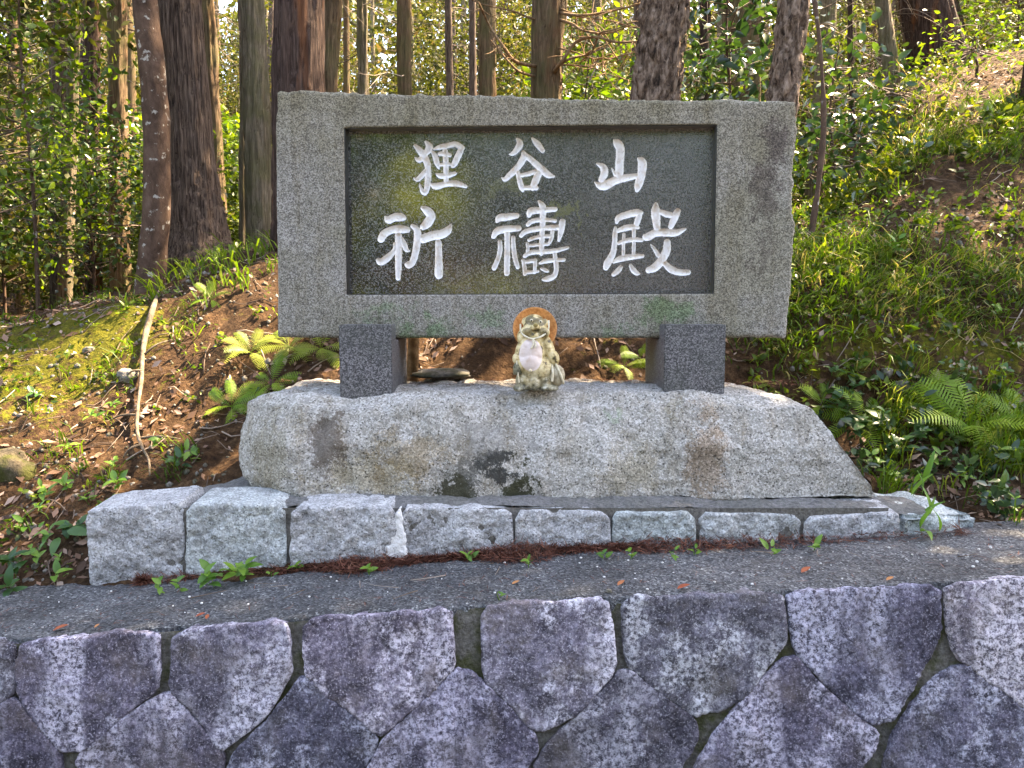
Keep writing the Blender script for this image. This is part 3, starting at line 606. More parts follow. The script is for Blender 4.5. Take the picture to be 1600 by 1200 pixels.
# white lime run at the third joint
q = np.array([P(x, y, 2.94)[[0, 2]] for x, y in ((624, 788), (628, 806), (633, 835), (637, 880), (596, 884), (602, 858), (611, 830), (617, 805), (622, 796))])
lo, hi = q.min(0)-.01, q.max(0)+.01; ax, ay = np.arange(lo[0], hi[0], .004), np.arange(lo[1], hi[1], .004); A, B = np.meshgrid(ax, ay)
F = poly_sdf(A, B, q)+.005*fbm(A*45, B*45, 0, 3, 69); v, f, rim, used = relief(F, ax, ay)
hg = .006+np.clip(-F.ravel()[used], 0, .010)*.4+.002*fbm(v[:, 0]*60, v[:, 1]*60, 0, 2, 6)
v3, f = skirt(np.stack([v[:, 0], 2.948-hg, v[:, 1]], 1), f, rim, np.array([0, .06, 0]))
tag(obj_at('lime_stain', v3-PO, f, M['lime'], plinth), 'white triangular lime run over a block joint')

# ------------------------------------------------------------------ granite boulder base
def shell(nx, ny, nz):
    """surface grid of the cube [-1,1]^3 as quads"""
    V, Fq, off = [], [], 0
    def face(nu, nv, fn):
        nonlocal off
        u, w = np.meshgrid(np.linspace(-1, 1, nu), np.linspace(-1, 1, nv)); p = fn(u, w)
        i = np.arange(nu*nv).reshape(nv, nu)+off; V.append(np.stack(p, -1).reshape(-1, 3)); off += nu*nv
        Fq.append(np.stack([i[:-1, :-1], i[:-1, 1:], i[1:, 1:], i[1:, :-1]], -1).reshape(-1, 4))
    o = np.ones_like
    face(nx, nz, lambda u, w: (u, -o(u), w)); face(nx, nz, lambda u, w: (-u, o(u), w))
    face(nx, ny, lambda u, w: (u, w, o(u))); face(nx, ny, lambda u, w: (u, -w, -o(u)))
    face(ny, nz, lambda u, w: (o(u), u, w)); face(ny, nz, lambda u, w: (-o(u), -u, w))
    v = np.concatenate(V); f = np.concatenate(Fq)
    key = np.round(v*1e5).astype(np.int64); _, first, inv = np.unique(key, axis=0, return_index=True, return_inverse=True)
    return v[first], inv.reshape(-1)[f]
v, f = shell(190, 46, 44)
def build_base(v):
    u, a, w = v[:, 0], v[:, 1], v[:, 2]; s = (w+1)/2
    # rounding: large on the left end, small elsewhere
    z = .84+s*(1.272-.84)
    xl = np.interp(s, [0, .25, .6, .85, 1], [-1.10, -1.165, -1.195, -1.165, -1.075]); xr = np.interp(s, [0, .06, .5, .9, 1], [1.50, 1.50, 1.365, 1.225, 1.165])
    x = xl+(u+1)/2*(xr-xl)
    yf = np.interp(s, [0, .5, .88, 1], [3.085, 3.10, 3.165, 3.225])
    lend = np.clip((-.82-x)/.37, 0, 1)**2.0; yf = yf+lend*.20
    rend = np.clip((x-.93)/.5, 0, 1); yf = yf+rend*.015*(1-s)
    yb = 3.80-lend*.25
    y = yf+(a+1)/2*(yb-yf)
    # round the top edge
    tp = np.clip((s-.86)/.14, 0, 1)
    z = z-.035*lend*tp-.02*np.clip((x-1.05)/.15, 0, 1)*tp
    z = z+.012*np.sin(x*3.1+.6)*tp
    return np.stack([x, y, z], 1)
co = build_base(v)
me = new_mesh('t', co, f); nn = np.array([p.normal[:] for p in me.vertices]); 
lat = np.clip((co[:, 2]-1.12)/.12, 0, 1)
sc = np.clip(vnoise(co[:, 0]*4.2, 0*co[:, 0], 0, 301), -1, 1)            # scalloped chips along the top front edge
chip = np.clip(.6-abs(co[:, 1]-3.19)/.09, 0, 1)*np.clip((co[:, 2]-1.19)/.06, 0, 1)*np.clip(sc+.2, 0, 1)*.040
smoothr = 1-.65*np.clip((co[:, 0]-.75-.25*(1.28-co[:, 2]))/.06, 0, 1)     # sawn facet on the right
d = (.022*fbm(co[:, 0]*3.2, co[:, 1]*3.2, co[:, 2]*3.2, 3, 303)+.010*fbm(co[:, 0]*13, co[:, 1]*13, co[:, 2]*13, 4, 305))*smoothr+.0045*fbm(co[:, 0]*48, co[:, 1]*48, co[:, 2]*48, 3, 307)-chip
d -= .022*np.exp(-((co[:, 0]+.80+.3*(1.1-co[:, 2]))/.035)**2)*(co[:, 1] < 3.3)*np.clip((1.24-co[:, 2])/.1, 0, 1)*np.clip((co[:, 2]-.95)/.1, 0, 1)
facet = np.clip((co[:, 0]-.80-.28*(1.28-co[:, 2]))/.03, 0, 1)*(co[:, 1] < 3.3)*.016; d += -facet*0.6
co2 = co+nn*d[:, None]
bpy.data.meshes.remove(me)
tag(obj_at('granite_boulder', co2, f, M['base'], origin=(0, 3.4, .85)), 'broad pale granite boulder carrying the inscribed slab, right end cut to a slope', 'boulder')

# ------------------------------------------------------------------ inscribed slab
YAW = math.radians(1.4); sn = np.array([-math.sin(YAW), -math.cos(YAW), 0]); sa = np.array([math.cos(YAW), -math.sin(YAW), 0]); s0 = np.array([0.03, 3.40, 1.5])
def slab_uv(px, py, depth=0.0):
    h = hit_plane(px, py, s0-sn*depth, sn)-s0; return np.array([float(np.dot(h, sa)), h[2]])
def slab_pt(uv, hgt): return s0+uv[:, :1]*sa+uv[:, 1:]*np.array([0, 0, 1.0])+np.asarray(hgt)[:, None]*sn
RD = 0.06
out = np.array([slab_uv(*p) for p in ((431, 141), (500, 140), (560, 145), (640, 147), (700, 149), (780, 149), (860, 153), (960, 154), (1060, 155), (1140, 154), (1205, 158), (1244, 161), (1243, 215), (1239, 290), (1238, 335), (1244, 352), (1240, 380), (1235, 450), (1231, 500), (1227, 527), (1100, 528), (830, 528), (600, 528), (434, 527), (433, 400), (431, 260))])
rec = np.array([slab_uv(*p) for p in ((537, 199), (1121, 194), (1116, 459), (541, 461))])
c_ = .0085; lo, hi = out.min(0)-.03, out.max(0)+.03
ax, ay = np.arange(lo[0], hi[0], c_), np.arange(lo[1], hi[1], c_); A, B = np.meshgrid(ax, ay)
Fo = poly_sdf(A, B, out); rough_side = np.clip((A-.9)/.2, 0, 1)+np.clip((B-out[:, 1].max()+.12)/.06, 0, 1)
Fo = Fo+(.006*fbm(A*9, B*9, 0, 4, 401)+.004*fbm(A*35, B*35, 0, 2, 403))*np.clip(rough_side, 0, 1)+.001*fbm(A*30, B*30, 0, 2, 405)
Fr = poly_sdf(A, B, rec); F = np.maximum(Fo, -Fr)
v, f, rim, used = relief(F, ax, ay)
fo = Fo.ravel()[used]; r = .016; e = np.clip(r+fo, 0, r)
hg = -(r-np.sqrt(np.clip(r*r-e*e, 0, None)))*.8+.0025*fbm(v[:, 0]*6, v[:, 1]*6, 0, 3, 407)+.0012*fbm(v[:, 0]*60, v[:, 1]*60, 0, 2, 409)
v3 = slab_pt(v, hg)
ids = np.unique(rim); outer = fo[ids] > -.03; bk = np.where(outer[:, None], -sn*.26, -sn*(RD+.02))
v3, f = skirt(v3, f, rim, bk)
slab = empty('inscribed_slab', (s0[0], s0[1]+.13, P(830, 528, 3.4)[2]), 'long grey granite slab with a sunken dark panel of white carved characters', 'monument')
SO = np.array(slab.location[:])
obj_at('frame', v3-SO, f, M['slab'], slab)
bo = smooth_poly(out, 0); b3 = slab_pt(bo*0.999, np.full(len(bo), -.255))
obj_at('back_face', b3-SO, [tuple(range(len(bo)))[::-1]], M['slab'], slab, smooth=False)

lin = np.array([slab_uv(*p) for p in ((537, 199), (1121, 194), (1116, 459), (541, 461))]); lc = lin.mean(0); lin = lc+(lin-lc)*np.array([1-.004/.82, 1-.004/.37]); lv = np.concatenate([slab_pt(lin, np.full(4, -.006)), slab_pt(lin, np.full(4, -RD+.001)), slab_pt(lc+(lin-lc)*1.02, np.full(4, -.006))])
lf = [(i_, (i_+1) % 4, (i_+1) % 4+4, i_+4) for i_ in range(4)]+[(i_, (i_+1) % 4, (i_+1) % 4+8, i_+8) for i_ in range(4)]
obj_at('recess_lining', lv-SO, lf, M['panel_edge'], slab, smooth=False)
# carved characters: brush strokes as (x, y, width) in a reference scale per sign
CH = {
 'a': ((640, 205), 6.667, [
  [(170, 112, 30), (205, 165, 72), (165, 235, 58), (100, 300, 52), (55, 272, 8)], [(58, 150, 35), (100, 195, 62), (150, 260, 70), (185, 340, 66), (190, 450, 58), (185, 560, 62), (165, 640, 50), (130, 620, 42), (105, 545, 10)],
  [(165, 410, 40), (120, 470, 52), (75, 505, 38), (42, 485, 8)], [(235, 215, 28), (265, 260, 54), (285, 330, 54), (305, 385, 22)], [(252, 185, 18), (320, 165, 52), (400, 150, 52), (480, 135, 56), (545, 175, 58)],
  [(540, 180, 58), (500, 270, 66), (465, 340, 60), (440, 370, 20)], [(315, 235, 42), (360, 235, 54), (420, 250, 38)], [(310, 350, 28), (380, 345, 46), (435, 345, 26)], [(370, 210, 56), (378, 330, 56), (380, 450, 52), (380, 540, 52)],
  [(275, 440, 12), (320, 465, 52), (400, 460, 52), (470, 440, 38)], [(222, 545, 12), (270, 575, 66), (380, 550, 56), (490, 545, 62), (585, 575, 34)]]),
 'b': ((640, 205), 6.667, [
  [(1120, 80, 25), (1150, 130, 66), (1110, 200, 58), (1070, 235, 38), (1035, 240, 6)], [(1278, 75, 25), (1330, 130, 62), (1385, 200, 48)], [(1185, 220, 38), (1190, 270, 70), (1130, 370, 62), (1060, 440, 62), (995, 500, 44), (955, 480, 6)],
  [(1190, 240, 48), (1270, 300, 58), (1370, 390, 70), (1440, 450, 66), (1500, 470, 24)], [(1125, 430, 42), (1145, 510, 50), (1165, 580, 56), (1180, 620, 28)], [(1150, 460, 38), (1230, 445, 46), (1310, 420, 46)],
  [(1345, 440, 70), (1310, 520, 74), (1280, 590, 56)], [(1165, 590, 46), (1240, 590, 46), (1320, 590, 46)]]),
 'c': ((760, 205), 5.714, [
  [(990, 290, 20), (1040, 320, 56), (1055, 370, 68), (1030, 430, 56)], [(1135, 80, 12), (1170, 110, 70), (1195, 160, 76), (1190, 280, 72), (1185, 400, 70)], [(965, 455, 10), (1040, 490, 74), (1150, 440, 68), (1250, 415, 60), (1340, 400, 46)],
  [(1355, 245, 20), (1390, 280, 76), (1385, 380, 72), (1360, 470, 70), (1345, 525, 38)], [(1120, 330, 10), (1150, 390, 28)]]),
 'd': ((570, 310), 8.57, [
  [(280, 250, 36), (315, 290, 90), (400, 252, 104), (480, 250, 104), (530, 265, 56)], [(218, 545, 95), (260, 475, 104), (350, 425, 96), (470, 410, 104), (570, 420, 80)], [(450, 500, 90), (450, 700, 92), (450, 900, 86), (445, 1065, 66)],
  [(400, 600, 36), (390, 700, 56), (310, 790, 90), (220, 850, 92), (180, 830, 62)], [(500, 530, 28), (530, 620, 74), (560, 690, 54), (610, 705, 8)], [(775, 130, 56), (840, 170, 108), (885, 240, 118), (840, 330, 118), (780, 380, 84)],
  [(640, 370, 56), (700, 430, 92), (705, 560, 100), (680, 720, 92), (640, 850, 88), (590, 890, 92), (550, 880, 36)], [(785, 540, 116), (900, 500, 118), (1020, 480, 118), (1110, 430, 100), (1160, 340, 12)], [(985, 590, 84), (990, 750, 94), (990, 900, 102), (990, 1010, 110), (990, 1060, 46)]]),
 'e': ((750, 310), 8.57, [
  [(225, 310, 36), (260, 260, 90), (360, 250, 92), (490, 230, 72)], [(180, 510, 62), (230, 440, 92), (350, 410, 92), (520, 400, 72)], [(365, 470, 74), (365, 650, 74), (362, 850, 78), (360, 1000, 74)], [(265, 580, 56), (270, 680, 64), (245, 800, 64), (190, 930, 68)],
  [(445, 520, 50), (450, 650, 60), (470, 800, 64), (505, 920, 54)], [(655, 230, 54), (680, 170, 90), (800, 160, 78), (1010, 145, 60)], [(790, 40, 36), (840, 120, 88), (840, 300, 76), (830, 500, 68), (825, 650, 68), (820, 735, 62)],
  [(640, 350, 52), (700, 305, 60), (830, 285, 60), (1010, 300, 42)], [(550, 500, 52), (620, 440, 68), (830, 400, 68), (1040, 390, 68)], [(1105, 310, 80), (1090, 400, 86), (1075, 480, 68), (1055, 565, 34)], [(655, 560, 40), (720, 530, 48), (830, 510, 48), (950, 500, 48)],
  [(970, 440, 52), (960, 520, 52), (935, 590, 42)], [(635, 600, 38), (640, 680, 46), (630, 740, 42)], [(670, 630, 40), (780, 620, 42), (920, 610, 38)], [(600, 770, 52), (680, 725, 60), (820, 715, 60), (1000, 700, 60), (1175, 660, 42)],
  [(575, 830, 44), (595, 920, 52), (600, 1010, 52)], [(600, 850, 44), (740, 830, 52)], [(735, 830, 52), (735, 920, 48), (730, 990, 44)], [(600, 985, 52), (700, 985, 44), (775, 975, 34)], [(800, 870, 26), (860, 845, 56), (960, 830, 56), (1125, 820, 46)],
  [(1000, 740, 52), (1015, 850, 62), (1020, 960, 62), (990, 1040, 68), (900, 1080, 72), (845, 1085, 34)], [(825, 940, 34), (870, 960, 52), (910, 975, 34)]]),
 'f': ((920, 310), 8.573, [
  [(375, 320, 44), (400, 260, 80), (520, 215, 90), (640, 190, 90), (710, 190, 44)], [(690, 200, 62), (660, 280, 80), (640, 340, 72)], [(380, 440, 44), (480, 400, 78), (600, 380, 70), (660, 390, 44)], [(355, 390, 36), (350, 480, 66), (345, 600, 66), (320, 740, 80), (250, 870, 98), (230, 930, 70)],
  [(400, 600, 42), (480, 570, 58), (600, 550, 60), (710, 560, 50)], [(470, 480, 42), (465, 620, 42), (465, 750, 42)], [(600, 380, 50), (605, 550, 46), (600, 740, 50)], [(335, 850, 44), (420, 810, 78), (550, 785, 78), (720, 770, 50)], [(430, 920, 52), (390, 970, 72), (330, 1020, 52)],
  [(560, 890, 34), (590, 950, 70), (640, 1000, 60), (680, 1010, 18)], [(900, 80, 54), (895, 180, 118), (905, 300, 106), (915, 400, 88)], [(960, 180, 62), (1040, 210, 80), (1120, 230, 72)], [(1190, 170, 80), (1150, 260, 98), (1100, 370, 72)],
  [(745, 500, 44), (780, 520, 98), (900, 460, 98), (1050, 460, 98), (1170, 460, 88), (1290, 410, 34)], [(830, 615, 14), (880, 680, 46), (930, 760, 54)], [(1050, 590, 90), (1040, 700, 108), (980, 820, 108), (890, 920, 108), (800, 960, 80)], [(1020, 870, 70), (1100, 950, 90), (1220, 990, 82), (1330, 990, 72)]]),
}
DEP = RD
c_ = .0026; prec = np.array([slab_uv(*p, depth=DEP) for p in ((533, 190), (1126, 190), (1122, 465), (535, 465))])
lo, hi = prec.min(0), prec.max(0); ax, ay = np.arange(lo[0], hi[0], c_), np.arange(lo[1], hi[1], c_); A, B = np.meshgrid(ax, ay)
Fall = np.full(A.shape, 1.0); owner = np.full(A.shape, -1)
for ci, (key, (org, scl, strokes)) in enumerate(CH.items()):
    for st in strokes:
        pts = []
        for (x, y, w) in st:
            u = slab_uv(org[0]+x/scl, org[1]+y/scl, DEP); pts.append((u[0], u[1], w/scl*3.46/FPX))
        pts = np.array(pts); pts = spline(pts, 4*len(pts)) if len(pts) > 2 else pts
        x0, x1 = np.searchsorted(ax, [pts[:, 0].min()-.05, pts[:, 0].max()+.05]); y0, y1 = np.searchsorted(ay, [pts[:, 1].min()-.05, pts[:, 1].max()+.05])
        sl_ = (slice(max(y0, 0), y1), slice(max(x0, 0), x1)); d = seg_sdf(A[sl_], B[sl_], [tuple(p) for p in pts])
        less = d < Fall[sl_]; Fall[sl_] = np.where(less, d, Fall[sl_]); owner[sl_] = np.where(less, ci, owner[sl_])
Fall += .0006*fbm(A*120, B*120, 0, 2, 421)
def groove(Fv):
    t = np.clip(-Fv/.012, 0, 1); return -.012*(1-(1-t)**1.8)
fc = 0.25*(Fall[:-1, :-1]+Fall[1:, :-1]+Fall[:-1, 1:]+Fall[1:, 1:])
v, f, rim, used = relief(Fall, ax, ay, keep=fc >= 0)
pan = obj_at('panel', slab_pt(v, -DEP+groove(Fall.ravel()[used]))-SO, f, M['panel'], slab)
tag(pan, 'polished dark granite panel sunk into the slab')
oc = owner[:-1, :-1]
for ci in range(len(CH)):
    v, f, rim, used = relief(Fall, ax, ay, keep=(fc < 0) & (oc == ci))
    p3 = slab_pt(v, -DEP+groove(Fall.ravel()[used]))-SO-np.array(pan.location[:])
    obj_at('carved_character', p3, f, M['paint'], pan)

# ------------------------------------------------------------------ supporting posts
def post(x0, x1, yt, yb, yfront, label):
    a = P(x0, yt, yfront); b = P(x1, yb, yfront); w = (b[0]-a[0])/2; cx = (a[0]+b[0])/2; zt = a[2]; zb = b[2]-.05
    zs = P(830, 528, 3.4)[2]-.004
    # side profile (y, z): front lip rises before the slab, the rest passes beneath it
    prof = [(yfront, zb), (yfront, zt), (3.36, zt), (3.36, zs), (3.70, zs), (3.70, zb)]
    bm = bmesh.new(); l = [bm.verts.new((cx-w, y, z)) for y, z in prof]; r = [bm.verts.new((cx+w, y, z)) for y, z in prof]; n = len(prof)
    bm.faces.new(l); bm.faces.new(r[::-1])
    for i in range(n): bm.faces.new([l[i], r[i], r[(i+1) % n], l[(i+1) % n]])
    bmesh.ops.recalc_face_normals(bm, faces=bm.faces)
    bmesh.ops.bevel(bm, geom=list(bm.edges), offset=.004, segments=2, affect='EDGES')
    co = np.array([q.co[:] for q in bm.verts]); fs = [[q.index for q in fc_.verts] for fc_ in bm.faces]; bm.free()
    o = obj_at('support_post', co, fs, M['post'], origin=(cx, yfront+.2, zb+.05), smooth=False)
    return tag(o, label, 'post', 'granite posts under the slab')
post(529, 613, 507, 612, 3.24, 'dark granite support block left of the raccoon dog figure, under the slab')
post(1039, 1132, 507, 612, 3.24, 'dark granite support block right of the raccoon dog figure, under the slab')

# ------------------------------------------------------------------ ceramic raccoon dog figure
def remeshed(parts, voxel, smooth=6):
    """one continuous surface from overlapping ellipsoids and tubes"""
    bm = bmesh.new()
    for (c, r, e) in parts:
        mtx = Matrix.Translation(c) @ Matrix.Rotation(e[2], 4, 'Z') @ Matrix.Rotation(e[1], 4, 'Y') @ Matrix.Rotation(e[0], 4, 'X') @ Matrix.Diagonal((*r, 1))
        bmesh.ops.create_icosphere(bm, subdivisions=3, radius=1.0, matrix=mtx)
    me = bpy.data.meshes.new('t'); bm.to_mesh(me); bm.free(); o = bpy.data.objects.new('t', me); C.objects.link(o)
    md = o.modifiers.new('r', 'REMESH'); md.mode = 'VOXEL'; md.voxel_size = voxel
    sm = o.modifiers.new('s', 'SMOOTH'); sm.factor = .5; sm.iterations = smooth
    dg = bpy.context.evaluated_depsgraph_get(); ev = o.evaluated_get(dg); m2 = bpy.data.meshes.new_from_object(ev)
    bpy.data.objects.remove(o); bpy.data.meshes.remove(me)
    co = np.empty(len(m2.vertices)*3, np.float32); m2.vertices.foreach_get('co', co)
    return m2, co.reshape(-1, 3)
def mat_glaze():
    m = Mat('mottled_figure_glaze'); p = m.pos()
    c = m.ramp(m.noise(p, 38, 5, .65), [(.34, (.05, .038, .016)), (.42, (.28, .20, .075)), (.52, (.55, .43, .21)), (.72, (.70, .60, .38))])
    z = m.n('ShaderNodeSeparateXYZ', 2, None, Vector=p)
    lowm = m.n('ShaderNodeMapRange', 0, None, Value=m.math('ADD', z, m.math('MULTIPLY', m.noise(p, 30, 4), .14)), i1=1.46, i2=1.36, i3=0.0, i4=1.0)
    gl = m.ramp(m.noise(p, 45, 4, .7), [(.38, (.030, .030, .020)), (.52, (.20, .185, .12)), (.68, (.55, .52, .43))])
    c = m.mix(lowm, c, gl)
    c = m.mix(m.attr('belly'), c, m.mix(m.ramp(m.noise(p, 40, 4), [(.45, 0), (.7, .7)]), (.60, .50, .45), (.50, .36, .27)))
    c = m.mix(m.attr('mask'), c, m.ramp(m.noise(p, 60, 4, .7), [(.4, (.035, .028, .012)), (.65, (.19, .155, .07))]))
    return m.surf(c, .42, .4, m.bump(m.noise(p, 130, 3), .25, .004))
def mat_plain(name, c0, c1, sc=60, rough=.6, bump=.3):
    m = Mat(name); p = m.pos(); return m.surf(m.ramp(m.noise(p, sc, 4, .65), [(.35, c0), (.68, c1)]), rough, .3, m.bump(m.noise(p, sc*2, 3), bump, .004))
TB = P(842, 603, 3.20)+np.array([0, .02, -.018]); tk = 3.20/FPX
fig = empty('raccoon_dog_figure', tuple(TB), 'small ceramic raccoon dog figure with straw hat and bag, standing on the boulder', 'figurine')
# local units: metres, x right, y away, z up, from photo offsets
L = lambda px, py, dy=0.0: Vector(((px-842)*tk, dy, (603-py)*tk))
E0 = (0, 0, 0)
k = tk
body = [
 (L(829, 545, -.010), (24*k, 21*k, 29*k), E0), (L(829, 556, -.026), (18*k, 17*k, 18*k), E0), (L(823, 533, -.026), (9*k, 13*k, 11*k), E0), (L(837, 533, -.026), (9*k, 13*k, 11*k), E0), (L(828, 560, -.012), (25*k, 22*k, 22*k), E0), (L(838, 572, .0), (33*k, 25*k, 27*k), E0),     # trunk
 (L(830, 520, .004), (23*k, 19*k, 18*k), E0),
 (L(836, 503, .0), (18.5*k, 17*k, 16*k), E0), (L(834, 494, -.002), (15*k, 15*k, 10*k), E0),                                                 # head
 (L(824, 511, -.022), (11*k, 11*k, 10*k), E0), (L(848, 512, -.022), (11*k, 11*k, 10*k), E0), (L(836, 504, -.036), (7*k, 12*k, 6*k), E0), (L(836, 517, -.030), (9*k, 9*k, 7*k), E0),       # cheeks, muzzle
 (L(819, 495, .004), (4*k, 4*k, 6*k), (0, .3, 0)), (L(853, 497, .004), (4*k, 4*k, 6*k), (0, -.3, 0)),                                                          # ears
 (L(812, 545, -.012), (8*k, 10*k, 18*k), (0, .12, 0)), (L(808, 553, -.030), (8*k, 8*k, 9*k), E0),                                         # right arm + paw
 (L(857, 540, -.008), (10*k, 12*k, 26*k), (0, -.28, 0)), (L(865, 553, -.024), (9*k, 9*k, 13*k), (0, -.1, 0)),                              # left arm
 (L(820, 588, -.015), (15*k, 18*k, 15*k), E0), (L(850, 588, -.012), (18*k, 18*k, 15*k), E0),                                              # thighs
 (L(835, 590, -.036), (11*k, 12*k, 14*k), E0),
 (L(812, 599, -.040), (11*k, 14*k, 6*k), E0), (L(858, 599, -.040), (15*k, 15*k, 6*k), E0),                                                # feet
 (L(838, 597, .02), (32*k, 24*k, 8*k), E0), (L(840, 580, .05), (16*k, 14*k, 16*k), E0),                                                   # stand, tail
]
m2, co = remeshed(body, .0032, 3)
bx_ = (co[:, 0]-L(829, 548).x)/(18*k); bz_ = (co[:, 2]-L(829, 547).z)/(25*k)
belly = ((bx_**2+bz_**2 < 1) & (co[:, 1] < -.022)).astype(np.float32)
mk = np.zeros(len(co), np.float32)
for (qx, qy) in ((829, 494), (845, 495)): mk = np.maximum(mk, ((((co[:, 0]-L(qx, qy).x)/(9*k))**2+((co[:, 2]-L(qx, qy).z)/(7*k))**2 < 1) & (co[:, 1] < 0))*.8)
for (qx, qy) in ((824, 513), (848, 513)): mk = np.maximum(mk, ((((co[:, 0]-L(qx, qy).x)/(9*k))**2+((co[:, 2]-L(qx, qy).z)/(8*k))**2 < 1) & (co[:, 1] < -.02))*.6)
for nm, arr in (('belly', belly), ('mask', mk)):
    a_ = m2.attributes.new(nm, 'FLOAT', 'POINT'); a_.data.foreach_set('value', arr.astype(np.float32))
m2.materials.clear(); m2.materials.append(mat_glaze()); m2.polygons.foreach_set('use_smooth', np.ones(len(m2.polygons), bool)); m2.name = 'body'
link('body', m2, fig)
# hat: shallow ribbed cone tipped back behind the head
rr = np.linspace(0, 1, 14); th = np.linspace(0, 2*np.pi, 72, endpoint=False); Rm, Th = np.meshgrid(rr, th, indexing='ij')
rad = 35*k*Rm*(1+.006*np.sin(Th*36)); dep = .045*(1-Rm)**1.0-.010*Rm**3+.0011*np.sin(Th*36)*Rm
hv = np.stack([rad*np.cos(Th), dep, rad*np.sin(Th)*.98], -1).reshape(-1, 3); hv2 = hv+np.array([0, .007, 0])
i = np.arange(14*72).reshape(14, 72); nx = np.roll(i, -1, 1); hf = np.stack([i[:-1], nx[:-1], nx[1:], i[1:]], -1).reshape(-1, 4)
rimf = np.stack([i[-1], nx[-1], nx[-1]+14*72, i[-1]+14*72], -1)
hat = link('hat', new_mesh('hat', np.concatenate([hv, hv2]), np.concatenate([hf, hf[:, ::-1]+14*72, rimf]), mat_plain('terracotta_hat', (.42, .15, .04), (.72, .33, .11), 70)), fig, loc=tuple(L(836, 507, .024)), rot=(math.radians(-14), 0, 0))
crm = mat_plain('cream_glaze', (.42, .36, .22), (.66, .60, .46), 50)
def cord(name, pts, r, mat=crm, parent=fig):
    v, f = tube(spline([tuple(p) for p in pts], 26), r, 8); return link(name, new_mesh(name, v, f, mat), parent)
cord('hat_cord', [L(813, 500, -.012), L(814, 512, -.034), L(822, 519, -.048), L(832, 522, -.056), L(846, 518, -.052), L(856, 508, -.034), L(857, 494, -.012)], 1.5*k)
cord('cord_tail', [L(832, 522, -.056), L(833, 530, -.063), L(829, 537, -.068)], 1.3*k); cord('cord_tail', [L(832, 522, -.056), L(836, 530, -.063), L(835, 536, -.068)], 1.3*k)
eye_m = mat_plain('black_glaze', (.01, .01, .008), (.03, .03, .02), 30, .2, 0)
def ball(name, c, r, mat, parent=fig, seg=2):
    bm = bmesh.new(); bmesh.ops.create_icosphere(bm, subdivisions=seg, radius=1.0); co = np.array([q.co[:] for q in bm.verts])*np.asarray(r); fs = [[q.index for q in f_.verts] for f_ in bm.faces]; bm.free()
    return link(name, new_mesh(name, co, fs, mat), parent, loc=tuple(c))
for (qx, qy) in ((830, 494), (844, 496)):
    ball('eye', L(qx, qy, -.0475), (2.6*k, 2.2*k, 2.6*k), crm); ball('pupil', L(qx, qy, -.0525), (1.3*k, 1.2*k, 1.4*k), eye_m)
ball('nose', L(836, 501, -.068), (4*k, 3.5*k, 3*k), mat_plain('ochre_glaze', (.22, .16, .05), (.36, .27, .09)))
ball('navel', L(828, 571, -.066), (3*k, 2*k, 3*k), crm)
# the bag at its side with two tie bands, and the flask in the other paw
bagv = []; bg_ = ball('bag', L(868, 580, -.020), (15*k, 14*k, 18*k), mat_plain('buff_bag', (.22, .18, .11), (.46, .40, .28), 45), seg=3)
cord('bag_tie', [L(862, 562, -.036), L(863, 575, -.058), L(862, 588, -.060)], 1.8*k); cord('bag_tie', [L(867, 560, -.036), L(873, 572, -.056), L(878, 585, -.052), L(880, 592, -.04)], 1.8*k)
prof = [(0, 0), (5.5, 0), (6.5, 3), (6.5, 13), (4.5, 17), (2.4, 20), (2.4, 25), (3.4, 27), (0, 27.2)]
th = np.linspace(0, 2*np.pi, 20, endpoint=False); fv = np.array([[r*k*math.cos(t), r*k*math.sin(t), z*k] for r, z in prof for t in th]); i = np.arange(len(prof)*20).reshape(-1, 20); nx = np.roll(i, -1, 1)
link('sake_flask', new_mesh('sake_flask', fv, np.stack([i[:-1], nx[:-1], nx[1:], i[1:]], -1).reshape(-1, 4), mat_plain('dark_flask', (.05, .05, .03), (.22, .2, .12))), fig, loc=tuple(L(808, 578, -.040)))
cord('flask_cord', [L(807, 552, -.045), L(808, 566, -.052), L(811, 590, -.058)], 1.2*k)

